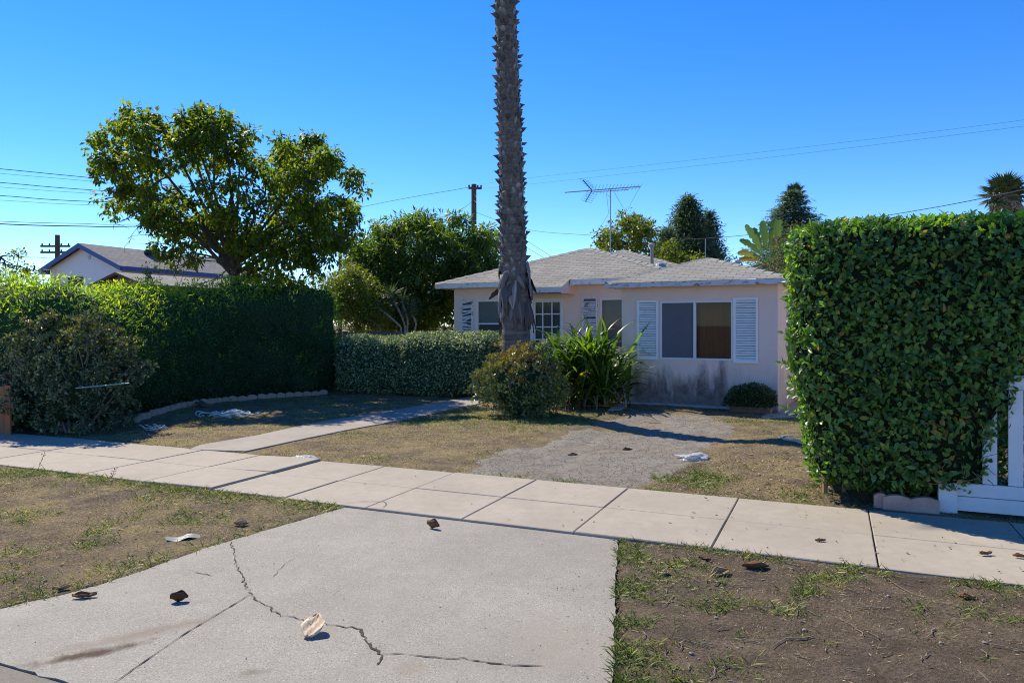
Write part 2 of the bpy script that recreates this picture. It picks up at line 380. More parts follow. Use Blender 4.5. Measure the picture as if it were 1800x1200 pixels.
# apron of the driveway towards the street
ragged = []
for a, b in zip(APRON, APRON[1:] + APRON[:1]):
    n = max(1, int((b - a).length / .05)) if SN.dot(a) < S0 - .05 or SN.dot(b) < S0 - .05 else 1
    d = (b - a).normalized(); s = Vector((-d.y, d.x, 0))
    for k in range(n):
        p = a.lerp(b, k / n); ragged.append(p if k == 0 else p + s * (random.gauss(0, .0035) + .02 * mnoise.noise(p * 2.3) + .008 * mnoise.noise(p * 9)))
bm = bmesh.new(); prism(bm, ragged, -.16, -.022)
tag(obj('driveway_apron', bm, M['apron']), kind='structure')
M['crack'] = mottled('painted_crack_shade', (.035, .028, .022), (.07, .055, .04), 30, .95, 0)  # dark strips laid on the surface paint the shade inside the cracks
def ribbon(bm, pts, wd, z):
    pts = [Vector((p[0], p[1], z)) for p in pts]; L_ = []
    for i, p in enumerate(pts):
        d = (pts[min(i + 1, len(pts) - 1)] - pts[max(i - 1, 0)]).normalized(); s = Vector((-d.y, d.x, 0))
        k = wd * random.uniform(.25, 1.7) * (0.3 if i in (0, len(pts) - 1) else 1)
        L_.append((bm.verts.new(p + s * k / 2), bm.verts.new(p - s * k / 2)))
    for i in range(len(L_) - 1): bm.faces.new((L_[i][0], L_[i][1], L_[i + 1][1], L_[i + 1][0]))
def jag(pxs, amp, step=.03):
    pts = [G(*p) for p in pxs]; out = []
    for a, b in zip(pts[:-1], pts[1:]):
        n = max(2, int((b - a).length / step)); d = (b - a).normalized(); s = Vector((-d.y, d.x, 0))
        for k in range(n): out.append(a.lerp(b, k / n) + s * random.gauss(0, amp))
    return out + [pts[-1]]
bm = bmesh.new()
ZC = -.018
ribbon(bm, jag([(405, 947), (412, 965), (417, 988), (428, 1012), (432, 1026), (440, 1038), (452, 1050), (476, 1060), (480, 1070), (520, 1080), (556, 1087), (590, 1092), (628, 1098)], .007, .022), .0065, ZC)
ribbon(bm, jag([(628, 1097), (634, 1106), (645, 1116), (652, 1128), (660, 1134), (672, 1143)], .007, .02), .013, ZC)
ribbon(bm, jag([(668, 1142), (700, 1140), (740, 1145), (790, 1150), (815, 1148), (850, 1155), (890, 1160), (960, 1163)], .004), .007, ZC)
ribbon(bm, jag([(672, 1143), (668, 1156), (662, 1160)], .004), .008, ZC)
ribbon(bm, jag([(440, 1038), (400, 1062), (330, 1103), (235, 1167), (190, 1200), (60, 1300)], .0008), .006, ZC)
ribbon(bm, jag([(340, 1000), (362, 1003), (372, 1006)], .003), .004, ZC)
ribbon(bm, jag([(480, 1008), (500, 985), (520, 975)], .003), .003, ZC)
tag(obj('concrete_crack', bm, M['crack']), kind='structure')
bm = bmesh.new()                                               # corner cracks in the sidewalk
ribbon(bm, [S(*q) for q in ((-4.05, S0 + .03, 0), (-3.86, S0 + .2, 0), (-3.62, S0 + .24, 0))], .008, .0045)
ribbon(bm, [S(*q) for q in ((-3.77, S0 + .26, 0), (-3.66, S0 + .16, 0), (-3.62, S0 + .04, 0))], .007, .0045)
tag(obj('sidewalk_crack', bm, M['crack']), kind='structure')

# road with gutter, beyond the apron (only its corner shows)
m = NT('asphalt_road'); v = m.pos(); f = m.noise(v, 60, 5, .7)
m.col(m.mix(f, (.13, .115, .095), (.28, .245, .205))).rough(.9, .3); m.bump(f, .6, .01); M['asphalt'] = m.m
bm = bmesh.new(); prism(bm, [S(-60, CURB - .012), S(-60, -9), S(60, -9), S(60, CURB - .012)], -.2, -.027)
tag(obj('road', bm, M['asphalt']), kind='structure')

# front path
bm = bmesh.new(); prism(bm, WALK, -.12, .006)
tag(obj('path', bm, M['path']), kind='structure')
# cracked asphalt driveway: a sheet that the dirt overlaps at its edges
dx0, dx1 = min(p.x for p in DRIVE) - .2, max(p.x for p in DRIVE) + .2; dy0, dy1 = min(p.y for p in DRIVE) - .2, max(p.y for p in DRIVE) + .2
s_ = np.arange(-6, 6, .045); c_ = np.arange(S1 + .012, 16, .045)
ss, c2 = np.meshgrid(s_, c_, indexing='ij'); xx = ss * SD.x + c2 * SN.x; yy = ss * SD.y + c2 * SN.y
dd = np.where(inpoly(xx, yy, DRIVE), polydist(xx, yy, DRIVE), -polydist(xx, yy, DRIVE)) + .12
ok = dd > -.30
base = ground_z(xx, yy)
edge = np.clip(np.minimum(dd, c2 - S1 + .2) / .5, 0, 1)
zz = base - .012 + .036 * edge + .034 * (fbm(xx * 2.6, yy * 2.6, 71, 4) - .5) * np.clip(1.6 - np.abs(dd) * 1.2, .25, 1) * np.clip((c2 - S1) / .4, 0, 1) - .034 * fbm(xx * 1.7, yy * 1.7, 44, 3) * np.clip((c2 - 8.6) / 2.5, 0, 1) + (fbm(xx * 9, yy * 9, 8, 2) - .5) * .008
zz = np.minimum(zz, .03)
ii = np.arange(ss.size).reshape(ss.shape)
q = np.stack([ii[:-1, :-1], ii[1:, :-1], ii[1:, 1:], ii[:-1, 1:]], -1); okq = ok[:-1, :-1] & ok[1:, :-1] & ok[1:, 1:] & ok[:-1, 1:]
m = NT('cracked_asphalt'); v = m.pos(); f = m.noise(v, 70, 5, .75); g = m.noise(v, 1.2, 5, .6)
c = m.mix(f, (.12, .112, .10), (.35, .322, .285)); c = m.mix(m.ramp(g, [(.38, 0.), (.62, .75)]), c, (.215, .175, .135)); c = m.mix(m.ramp(m.noise(v, 3.5, 6, .7), [(.52, 0.), (.66, .7)]), c, (.16, .122, .09))
wv = m.n('ShaderNodeVectorMath', operation='ADD'); ws = m.n('ShaderNodeVectorMath', operation='SCALE'); nz = m.n('ShaderNodeTexNoise')
nz.inputs['Scale'].default_value = 5; m.l(v, nz.inputs['Vector']); m.l(nz.outputs['Color'], ws.inputs[0]); ws.inputs['Scale'].default_value = .16
m.l(v, wv.inputs[0]); m.l(ws.outputs[0], wv.inputs[1])
vo = m.n('ShaderNodeTexVoronoi', feature='DISTANCE_TO_EDGE'); vo.inputs['Scale'].default_value = 7.5; m.l(wv.outputs[0], vo.inputs['Vector'])
vo2 = m.n('ShaderNodeTexVoronoi', feature='DISTANCE_TO_EDGE'); vo2.inputs['Scale'].default_value = 13; m.l(wv.outputs[0], vo2.inputs['Vector'])
k1 = m.math('MULTIPLY', m.ramp(vo.outputs['Distance'], [(.006, 1.), (.026, 0.)]), m.ramp(m.noise(v, 1.7, 5, .6), [(.3, .5), (.5, 1.)])); k2 = m.math('MULTIPLY', m.ramp(vo2.outputs['Distance'], [(.01, .8), (.05, 0.)]), m.ramp(m.noise(v, 2.5, 3), [(.42, 0.), (.58, 1.)]))
k = m.math('MULTIPLY', m.math('MAXIMUM', k1, k2), .5); c = m.mix(k, c, (.05, .042, .034))
m.col(c).rough(.9, .25); m.bump(m.math('SUBTRACT', m.math('MULTIPLY', f, .6), k), .9, .02); M['drive'] = m.m
tag(np_mesh('driveway', np.stack([xx, yy, zz], -1).reshape(-1, 3), [q[okq]], M['drive'], None, None, True), kind='structure')
def gz1(x, y): return float(ground_z(np.array([float(x)]), np.array([float(y)]))[0])

# ------------------------------------------------------------------ the pink bungalow
HO = Vector((4.886, 13.6, -.01)); HR = R(-28.5)
house = empty('bungalow', HO, HR, 'faded pink stucco bungalow with grey hip roofs and white louvred shutters behind the palm', 'house')
HM = Matrix.Translation(HO) @ Matrix.Rotation(HR, 4, 'Z')
def stucco(name, stain=True):
    m = NT(name); v = m.oc(); n = m.noise(v, 1.1, 6, .65)
    c = m.mix(m.ramp(n, [(.3, 0.), (.7, 1.)]), (.87, .67, .575), (.81, .615, .525))
    c = m.mix(m.ramp(m.noise(m.map(v, (3, 3, .5)), 1.2, 6, .7), [(.5, 0.), (.72, .35)]), c, (.72, .545, .505))
    if stain:
        sx = m.n('ShaderNodeSeparateXYZ'); m.l(v, sx.inputs[0])
        cols = m.noise(m.map(v, (2.7, 2.7, .8)), 1.0, 8, .7)             # mould streaks under the window
        hgt = m.math('ADD', sx.outputs['Z'], m.math('MULTIPLY', m.math('SUBTRACT', cols, .5), -2.3))
        band = m.ramp(hgt, [(.35, 1.), (.85, 0.)])
        mid = m.ramp(m.math('ABSOLUTE', m.math('ADD', sx.outputs['X'], 1.85)), [(.85, 1.), (1.25, .3)])
        k = m.math('MULTIPLY', m.math('MULTIPLY', band, mid), m.ramp(m.noise(v, 6, 6, .7), [(.3, .7), (.6, 1.)]))
        c = m.mix(k, c, (.17, .13, .11))
        low = m.ramp(m.math('ADD', sx.outputs['Z'], m.math('MULTIPLY', m.noise(v, 4, 5), .22)), [(.16, .55), (.36, 0.)])
        c = m.mix(low, c, (.30, .235, .22))
        rf = m.math('MULTIPLY', m.ramp(m.noise(v, 5.5, 6, .75), [(.64, 0.), (.68, 1.)]), m.ramp(sx.outputs['Z'], [(.5, .8), (1.1, 0.)]))
        c = m.mix(rf, c, (.27, .20, .17))
    m.col(c).rough(.92, .2); m.bump(m.noise(v, 55, 5, .7), .6, .008, m.bump(n, .3, .02))
    return m.m
M['stucco'] = stucco('pink_stucco'); M['stuccoplain'] = stucco('pink_stucco_clean', False)
m = NT('grey_shingles'); uv = m.n('ShaderNodeUVMap').outputs[0]
br = m.n('ShaderNodeTexBrick'); br.offset = .5; br.squash = 1
for k_, v_ in (('Scale', 1.0), ('Mortar Size', .007), ('Mortar Smooth', .3), ('Bias', 0.), ('Brick Width', .30), ('Row Height', .135)): br.inputs[k_].default_value = v_
wob = m.n('ShaderNodeVectorMath', operation='ADD'); wsc = m.n('ShaderNodeVectorMath', operation='SCALE'); nz = m.n('ShaderNodeTexNoise'); nz.inputs['Scale'].default_value = 2.5
m.l(uv, nz.inputs['Vector']); m.l(nz.outputs['Color'], wsc.inputs[0]); wsc.inputs['Scale'].default_value = .03; m.l(uv, wob.inputs[0]); m.l(wsc.outputs[0], wob.inputs[1])
m.l(wob.outputs[0], br.inputs['Vector'])
br.inputs['Color1'].default_value = (.205, .196, .175, 1); br.inputs['Color2'].default_value = (.315, .30, .265, 1); br.inputs['Mortar'].default_value = (.045, .042, .038, 1)
wn = m.n('ShaderNodeTexWhiteNoise')
c = m.mix(m.ramp(m.noise(uv, 1.5, 6, .65), [(.35, 0.), (.7, .55)]), br.outputs['Color'], (.19, .182, .165))
c = m.mix(m.ramp(m.noise(uv, 26, 4, .7), [(.4, .35), (.6, 0.)]), c, (.17, .16, .15))
m.col(c).rough(.92, .25)
sy = m.n('ShaderNodeSeparateXYZ'); m.l(wob.outputs[0], sy.inputs[0]); fr = m.math('FRACT', m.math('DIVIDE', sy.outputs['Y'], .135))
hh = m.math('SUBTRACT', m.math('SUBTRACT', 1.0, fr), m.math('MULTIPLY', br.outputs['Fac'], .8)); m.bump(hh, .8, .02); M['shingle'] = m.m

def wall_grid(bm, a, b, z0, z1, holes, depth=.1, inward=Vector((0, 1, 0))):
    """one wall plane from a to b (2-D points) with rectangular openings and their reveals; holes = (t0, t1, z0, z1) in metres along a-b"""
    a = Vector((a[0], a[1], 0)); b = Vector((b[0], b[1], 0)); L_ = (b - a).length; d = (b - a) / L_
    ts = sorted({0, L_, *[h[0] for h in holes], *[h[1] for h in holes]}); zs = sorted({z0, z1, *[h[2] for h in holes], *[h[3] for h in holes]})
    def q(*pts): bm.faces.new([bm.verts.new(p) for p in pts])
    def p(t, z, k=0): return a + d * t + Vector((0, 0, z)) + inward * k
    for t0, t1 in zip(ts[:-1], ts[1:]):
        for y0, y1 in zip(zs[:-1], zs[1:]):
            if any(h[0] <= t0 and t1 <= h[1] and h[2] <= y0 and y1 <= h[3] for h in holes): continue
            q(p(t0, y0), p(t1, y0), p(t1, y1), p(t0, y1))
    for h in holes:
        q(p(h[0], h[2]), p(h[0], h[3]), p(h[0], h[3], depth), p(h[0], h[2], depth)); q(p(h[1], h[3]), p(h[1], h[2]), p(h[1], h[2], depth), p(h[1], h[3], depth))
        q(p(h[0], h[2]), p(h[0], h[2], depth), p(h[1], h[2], depth), p(h[1], h[2])); q(p(h[0], h[3], depth), p(h[0], h[3]), p(h[1], h[3]), p(h[1], h[3], depth))
BW = 3.02                                                       # width of the front wing
bm = bmesh.new()
wall_grid(bm, (-BW, 0), (0, 0), -.3, 2.42, [(BW - 2.21, BW - .81, .94, 2.07)])
wall_grid(bm, (0, 0), (0, 7.5), -.3, 2.42, [(1.1, 1.75, 1.17, 2.12)], .08, Vector((-1, 0, 0)))
wall_grid(bm, (-BW, 3), (-BW, 0), -.3, 2.42, [], .1)
obj('front_wing_wall', bm, M['stucco'], house)
WX0 = -8.5; WY = 2.2
bm = bmesh.new()
wall_grid(bm, (WX0, WY), (-BW, WY), -.3, 2.58, [(WX0 * -1 - 7.80, WX0 * -1 - 6.62, 1.05, 2.25), (WX0 * -1 - 6.2, WX0 * -1 - 5.33, .1, 2.27), (WX0 * -1 - 4.36, WX0 * -1 - 3.35, 1.0, 2.24)])
wall_grid(bm, (WX0, 12), (WX0, WY), -.3, 2.58, []); wall_grid(bm, (0, 12), (WX0, 12), -.3, 2.58, []); wall_grid(bm, (-1.7, 7.5), (-1.7, 12), -.3, 2.58, []); wall_grid(bm, (0, 7.5), (-1.7, 7.5), -.3, 2.58, [])
obj('main_wall', bm, M['stuccoplain'], house)
bm = bmesh.new(); box(bm, -BW - .012, .012, -.014, -.002, -.3, .06)
obj('foundation_strip', bm, mottled('grey_plinth', (.36, .33, .34), (.52, .47, .47), 5, .9, .3), house)

# roofs: shingle sheets, each with its fascia boards
def roof(polys, name):
    bm = bmesh.new()
    for pl in polys: bm.faces.new([bm.verts.new(p) for p in pl])
    o = obj(name, bm, M['shingle'], house, uv=True); return o
def fascia(bm, a, b, h, th=.022, rag=.012, seed=0):
    a, b = Vector(a), Vector(b); n = max(2, int((b - a).length / .05)); d = (b - a).normalized(); s = Vector((d.y, -d.x, 0)) * th
    rr = random.Random(seed); prev = None
    for i in range(n + 1):
        p = a.lerp(b, i / n); low = rr.choice((0, 0, 1, 1.2)) * rr.random() * rag
        r = [bm.verts.new(p + s), bm.verts.new(p), bm.verts.new(p - Vector((0, 0, h - low))), bm.verts.new(p + s - Vector((0, 0, h - low)))]
        if prev:
            for k in range(4): bm.faces.new((prev[k], prev[(k + 1) % 4], r[(k + 1) % 4], r[k]))
        else: bm.faces.new(r)
        prev = r
    bm.faces.new(prev[::-1])
# front wing roof
ex0, ex1, ey, ez = -BW - .22, .30, -.30, 2.45
ap, re = (-1.68, 1.62, 3.05), (-1.68, 6.5, 3.05)
fr_roof = roof([[(ex0, ey, ez), (ex1, ey, ez), ap], [(ex1, ey, ez), (ex1, 7.4, ez), re, ap], [(ex0, 7.4, ez), (ex0, ey, ez), ap, re]], 'front_wing_roof')
bm = bmesh.new(); fascia(bm, (ex0, ey + .005, ez - .006), (ex1, ey + .005, ez - .006), .095, seed=1); fascia(bm, (ex1 - .005, ey, ez - .006), (ex1 - .005, 7.4, ez - .006), .095, seed=2); fascia(bm, (ex0 + .005, 2, ez - .006), (ex0 + .005, ey, ez - .006), .095, seed=3)
obj('fascia', bm, M['fasciapeel'], fr_roof)
bm = bmesh.new(); q = [bm.verts.new(p) for p in ((ex0 + .03, ey + .03, 2.40), (ex1 - .03, ey + .03, 2.40), (ex1 - .03, 7.3, 2.40), (ex0 + .03, 7.3, 2.40))]; bm.faces.new(q)
obj('soffit', bm, M['stuccoplain'], fr_roof)
# ridge shingles along the hips
def hipcaps(bm, a, b, step=.26, wd=.26):
    a, b = Vector(a), Vector(b); d = (b - a).normalized(); n = int((b - a).length / step); s = Vector((-d.y, d.x, 0)).normalized()
    for i in range(n):
        p = a + d * (i * step); q_ = p + d * (step * 1.12)
        up = Vector((0, 0, .018)); lo = Vector((0, 0, -.035))
        vs_ = [bm.verts.new(x) for x in (p - s * wd / 2 + lo, p + up * 1.5, p + s * wd / 2 + lo, q_ + s * wd / 2 + lo - up * .4, q_ + up * .6, q_ - s * wd / 2 + lo - up * .4)]
        bm.faces.new((vs_[0], vs_[1], vs_[4], vs_[5])); bm.faces.new((vs_[1], vs_[2], vs_[3], vs_[4]))
M['cap'] = mottled('ridge_shingle', (.31, .302, .28), (.20, .195, .18), 6, .92, .4, 90)
bm = bmesh.new(); hipcaps(bm, (ex0, ey, ez), ap); hipcaps(bm, (ex1, ey, ez), ap); hipcaps(bm, re, ap)
obj('ridge_cap', bm, M['cap'], fr_roof)
# main roof: hip facing the street, ridge running back, then the taller rear hip
mx0, mx1, my, mz = -8.86, -2.1, 1.85, 2.69
pk, pr = (-5.48, 4.22, 3.68), (-5.48, 9.5, 3.68)
main_roof = roof([[(mx0, my, mz), (mx1, my, mz), pk], [(mx1, my, mz), (mx1, 9, mz), (mx1 - .4, 9.5, mz), pr, pk], [(mx0, 9.5, mz), (mx0, my, mz), pk, pr]], 'main_roof')
bm = bmesh.new(); hipcaps(bm, (mx0, my, mz), pk); hipcaps(bm, (mx1, my, mz), pk); hipcaps(bm, pr, pk)
obj('ridge_cap', bm, M['cap'], main_roof)
sl = (3.68 - mz) / (4.22 - my)
PX0, PX1, PY = -6.45, -5.0, 1.38                                # lower roof over the door
pz = mz - (my - PY) * sl
bm = bmesh.new(); bm.faces.new([bm.verts.new(p) for p in ((PX0, PY, pz), (PX1, PY, pz), (PX1, my + .01, mz + .008), (PX0, my + .01, mz + .008))])
pr_roof = obj('porch_roof', bm, M['shingle'], house, uv=True)
bm = bmesh.new()                                               # box under the porch roof, with its sloping cheeks
for x in (PX0 + .02, PX1 - .02):
    bm.faces.new([bm.verts.new(p) for p in ((x, PY + .03, pz - .006), (x, PY + .03, pz - .14), (x, WY, pz - .14), (x, WY, 2.57), (x, my, mz - .006))])
bm.faces.new([bm.verts.new(p) for p in ((PX0 + .02, PY + .03, pz - .14), (PX1 - .02, PY + .03, pz - .14), (PX1 - .02, WY, pz - .14), (PX0 + .02, WY, pz - .14))])
obj('soffit', bm, M['stuccoplain'], pr_roof)
bm = bmesh.new(); fascia(bm, (PX0, PY + .01, pz - .005), (PX1, PY + .01, pz - .005), .125, seed=4)
obj('fascia', bm, M['fasciapeel'], pr_roof)
bm = bmesh.new(); fascia(bm, (mx0, my + .005, mz - .006), (PX0 - .02, my + .005, mz - .006), .125, seed=5); fascia(bm, (PX1 + .02, my + .005, mz - .006), (mx1, my + .005, mz - .006), .125, seed=6); fascia(bm, (mx0 + .005, 9, mz - .006), (mx0 + .005, my, mz - .006), .125, seed=7)
obj('fascia', bm, M['whitepeel'], main_roof)
bm = bmesh.new(); bm.faces.new([bm.verts.new(p) for p in ((mx0 + .03, my + .03, 2.575), (mx1 - .03, my + .03, 2.575), (mx1 - .03, 9, 2.575), (mx0 + .03, 9, 2.575))])
obj('soffit', bm, M['stuccoplain'], main_roof)
r2, r3 = (-6.3, 9.0, 4.1), (-6.3, 11, 4.1)
rear = roof([[(-9.9, 5.6, mz - .06), (-1.4, 5.6, mz - .06), r2], [(-1.4, 5.6, mz - .06), (-1.4, 12.4, mz - .06), r3, r2], [(-9.2, 12.4, mz), (-9.2, 6, mz), r2, r3], [(-1.4, 12.4, mz - .06), (-9.2, 12.4, mz - .06), r3]], 'rear_roof')
bm = bmesh.new(); hipcaps(bm, (-1.4, 5.6, mz - .06), r2); obj('ridge_cap', bm, M['cap'], rear)

# openings
M['glass'] = None
m = NT('window_glass'); m.col((.02, .022, .025)).rough(.04, .5)
gl = m.n('ShaderNodeBsdfGlossy'); gl.inputs['Roughness'].default_value = .02; tr = m.n('ShaderNodeBsdfTransparent'); tr.inputs[0].default_value = (.78, .80, .80, 1)
fr_ = m.n('ShaderNodeFresnel'); fr_.inputs[0].default_value = 1.5; mx = m.n('ShaderNodeMixShader'); m.l(m.math('MULTIPLY', fr_.outputs[0], .55), mx.inputs[0]); m.l(tr.outputs[0], mx.inputs[1]); m.l(gl.outputs[0], mx.inputs[2]); m.l(mx.outputs[0], m.out.inputs[0]); M['glass'] = m.m
M['screen'] = mottled('insect_screen', (.115, .115, .135), (.135, .135, .155), 3, .8, 0)
M['blind'] = mottled('grey_green_blind', (.20, .23, .22), (.26, .285, .27), 3, .7, 0, stretch=(1, 1, 20))
M['curtain'] = mottled('rust_curtain', (.24, .105, .05), (.17, .072, .038), 5, .9, 0, stretch=(6, 1, .4))
M['room'] = mottled('dim_room', (.06, .055, .05), (.09, .08, .075), 2, .9, 0)
def frame_rect(bm, x0, x1, z0, z1, y, wd, dp):
    box(bm, x0, x1, y - dp, y, z0, z0 + wd); box(bm, x0, x1, y - dp, y, z1 - wd, z1)
    box(bm, x0, x0 + wd, y - dp, y, z0 + wd, z1 - wd); box(bm, x1 - wd, x1, y - dp, y, z0 + wd, z1 - wd)
def sheet(name, x0, x1, z0, z1, y, mat, parent):
    bm = bmesh.new(); bm.faces.new([bm.verts.new(p) for p in ((x0, y, z0), (x1, y, z0), (x1, y, z1), (x0, y, z1))]); return obj(name, bm, mat, parent)
# sliding window of the front wing
bm = bmesh.new(); frame_rect(bm, -2.215, -.805, .935, 2.075, .045, .034, .06); box(bm, -1.555, -1.505, -.012, .044, .972, 2.038)
win = obj('sliding_window', bm, M['white'], house)
sheet('insect_screen', -2.18, -1.556, .97, 2.04, .012, M['screen'], win)
sheet('pane', -1.504, -.84, .97, 2.04, .03, M['glass'], win)
bm = bmesh.new(); n = 40                                        # curtain behind the glass, in soft folds
row = [[bm.verts.new((-2.2 + 1.4 * i / n, .16 + .018 * math.sin(i * 1.1), z)) for i in range(n + 1)] for z in (.9, 2.1)]
for i in range(n): bm.faces.new((row[0][i], row[0][i + 1], row[1][i + 1], row[1][i]))
obj('curtain', bm, M['curtain'], win, smooth=True)
def shutter(name, x0, x1, z0, z1, y, mat, label=None, broken=0, seed=0):
    rr = random.Random(seed); bm = bmesh.new(); wd = .045; frame_rect(bm, x0, x1, z0, z1, y - .004, wd, .03)
    sh = obj(name, bm, mat, house)
    if label: sh['label'] = label
    bm = bmesh.new(); n = int((z1 - z0 - 2 * wd) / .046)
    for i in range(n):
        z = z0 + wd + (i + .5) * (z1 - z0 - 2 * wd) / n
        t1 = rr.uniform(-1, 1) * broken * .04; t2 = rr.uniform(-1, 1) * broken * .05 + broken * .045 * (1 if z > (z0 + z1) / 2 else -1)
        if broken and rr.random() < .05: continue
        a, b = x0 + wd, x1 - wd
        vs_ = [bm.verts.new(p) for p in ((a, y - .026, z - .018 + t1), (b, y - .026, z - .018 + t2), (b, y - .006, z + .014 + t2), (a, y - .006, z + .014 + t1))]
        w2 = [bm.verts.new(v.co + Vector((0, .004, -.006))) for v in vs_]
        bm.faces.new(vs_); bm.faces.new(w2[::-1])
        for k in range(4): bm.faces.new((vs_[k], vs_[(k + 1) % 4], w2[(k + 1) % 4], w2[k]))
    obj('louvre', bm, mat, sh)
    bm = bmesh.new(); box(bm, x0 + wd, x1 - wd, y - .0045, y - .0025, z0 + wd, z1 - wd); obj('gap_shade_sheet', bm, mottled('painted_gap_shade', (.07, .08, .10), (.10, .11, .14), 4, .9, 0), sh)  # dark sheet painting the shade seen between the slats
    return sh
shutter('shutter', -2.69, -2.245, .92, 2.10, -.002, M['bluewhite'], seed=1)
shutter('shutter', -.795, -.34, .895, 2.12, -.002, M['bluewhite'], seed=2)
shutter('shutter', -8.28, -7.90, 1.04, 2.27, WY - .002, M['whitepeel'], 'peeling shutter with broken slanting slats', 1, 3)
shutter('shutter', -4.83, -4.42, 1.0, 2.28, WY - .002, M['whitepeel'], 'badly peeled white shutter', .12, 4)
bm = bmesh.new()                                               # side window
for a, b, c_, d_ in ((1.09, 1.13, 1.16, 2.13), (1.72, 1.76, 1.16, 2.13)): box(bm, -.05, .014, a, b, c_, d_)
box(bm, -.05, .014, 1.13, 1.72, 1.16, 1.2); box(bm, -.05, .014, 1.13, 1.72, 2.09, 2.13)
sw = obj('side_window', bm, M['white'], house)
bm = bmesh.new(); bm.faces.new([bm.verts.new(p) for p in ((-.03, 1.13, 1.2), (-.03, 1.72, 1.2), (-.03, 1.72, 2.09), (-.03, 1.13, 2.09))]); obj('pane', bm, M['screen'], sw)
# main windows
bm = bmesh.new(); frame_rect(bm, -7.81, -6.61, 1.04, 2.26, WY + .06, .05, .075); box(bm, -7.76, -6.66, WY, WY + .045, 1.62, 1.66)
w1 = obj('sash_window', bm, M['white'], house); sheet('pane', -7.76, -6.66, 1.09, 2.21, WY + .03, M['glass'], w1); sheet('blind', -7.79, -6.63, 1.62, 2.22, WY + .095, M['blind'], w1); sheet('room_interior', -7.79, -6.63, 1.04, 1.63, WY + .098, mottled('dark_blind', (.09, .105, .12), (.11, .125, .14), 3, .8, 0), w1)
bm = bmesh.new(); frame_rect(bm, -4.37, -3.34, .99, 2.25, WY + .06, .05, .075)
w2 = obj('fixed_window', bm, M['white'], house); sheet('pane', -4.32, -3.39, 1.04, 2.2, WY + .03, M['glass'], w2); sheet('blind', -4.35, -3.36, 1.0, 2.23, WY + .095, mottled('grey_roller_blind', (.20, .195, .19), (.25, .245, .235), 2, .8, 0), w2)
# glazed front door: three panes across
bm = bmesh.new(); frame_rect(bm, -6.20, -5.33, .08, 2.27, WY + .05, .05, .07)
frame_rect(bm, -6.148, -5.382, .10, 2.218, WY + .055, .045, .04)
for x in (-5.90, -5.645): box(bm, x - .014, x + .014, WY + .018, WY + .05, .62, 2.17)
for z in (.62, .93, 1.245, 1.56, 1.88): box(bm, -6.10, -5.43, WY + .022, WY + .046, z - .015, z + .015)
box(bm, -6.10, -5.43, WY + .024, WY + .044, .14, .6)
door = obj('front_door', bm, M['white'], house); sheet('pane', -6.10, -5.43, .62, 2.17, WY + .036, M['glass'], door); sheet('room_interior', -6.15, -5.38, .1, 2.22, WY + .098, mottled('grey_curtain', (.13, .14, .15), (.18, .19, .2), 4, .9, 0, stretch=(5, 1, .4)), door)
bm = bmesh.new(); box(bm, -6.142, -6.108, WY - .03, WY + .01, 1.0, 1.2); obj('handle', bm, M['darkmetal'], door)
# things fixed to the roofs
def roofpt(px, py, Y): return HM.inverted() @ P(px, py, Y)
b0 = roofpt(1146, 452, 21.6)
bm = bmesh.new(); lathe(bm, [(.05, -.5), (.05, .28), (.06, .28), (.06, .31), (.085, .33), (.09, .38), (.05, .41)], 14, b0); obj('vent_pipe', bm, mottled('rusty_vent', (.38, .30, .27), (.30, .22, .19), 8, .6, .2), house)
b0 = roofpt(1161, 476, 17.6)
bm = bmesh.new(); lathe(bm, [(.13, -.25), (.13, .0), (.06, .0), (.06, .02), (.135, .03), (.15, .09), (.12, .16), (.05, .19)], 16, b0); obj('roof_vent', bm, M['metal'], house)
b0 = roofpt(1240, 455, 17.2)
bm = bmesh.new(); tube(bm, [b0 - Vector((0, 0, .4)), b0 + Vector((0, 0, .46))], .012); obj('vent_pipe', bm, M['metal'], house)
b0 = roofpt(1297, 471, 17.0)
bm = bmesh.new(); lathe(bm, [(.05, -.4), (.05, .10), (.075, .11), (.075, .17), (.03, .19)], 12, b0); obj('roof_vent', bm, M['metal'], house)

# television aerial standing on the ridge
at0 = P(1073, 446, 21.0)
aer = empty('television_aerial', at0, 0, 'tall metal television aerial with many thin rods standing on the bungalow roof ridge', 'aerial')
Y = 21.0
def AP(px, py, dy=0): return P(px, py, Y + dy) - at0
bm = bmesh.new(); tube(bm, [Vector((0, 0, -.35)), AP(1073, 333)], .016); obj('mast', bm, M['metal'], aer)
bA, bB = AP(993, 338.5), AP(1126, 328)
bm = bmesh.new(); tube(bm, [bA, bB], .016); tube(bm, [AP(1040, 338), AP(1105, 333.5)], .012); obj('boom', bm, M['metal'], aer)
bm = bmesh.new()
for k in range(16):
    t = .30 + .7 * k / 15; c_ = bA.lerp(bB, t); hl = 1.25 - .8 * t
    dv = Vector((.05, .92, .02)).normalized() * hl
    tube(bm, [c_ - dv, c_ + dv], .005, 4)
obj('element', bm, M['darkmetal'], aer)
bm = bmesh.new()
for a, b in (((1040, 334), (1025, 317)), ((1040, 336), (1029, 355))):
    A, B = AP(*a), AP(*b); tube(bm, [A, B], .014)
    for k in range(5):
        c_ = A.lerp(B, .25 + .75 * k / 4); tube(bm, [c_ - Vector((.13, .1, -.04)), c_ + Vector((.17, -.1, -.05))], .005, 4)
obj('reflector', bm, M['darkmetal'], aer)
bm = bmesh.new()
for pts in ([(1073, 348), (1066, 340), (1070, 375), (1052, 405), (1035, 440)], [(1124, 330), (1112, 352), (1101, 374), (1090, 356), (1080, 338)]):
    tube(bm, [AP(*p) for p in pts], .005, 4)
obj('lead', bm, M['cable'], aer)

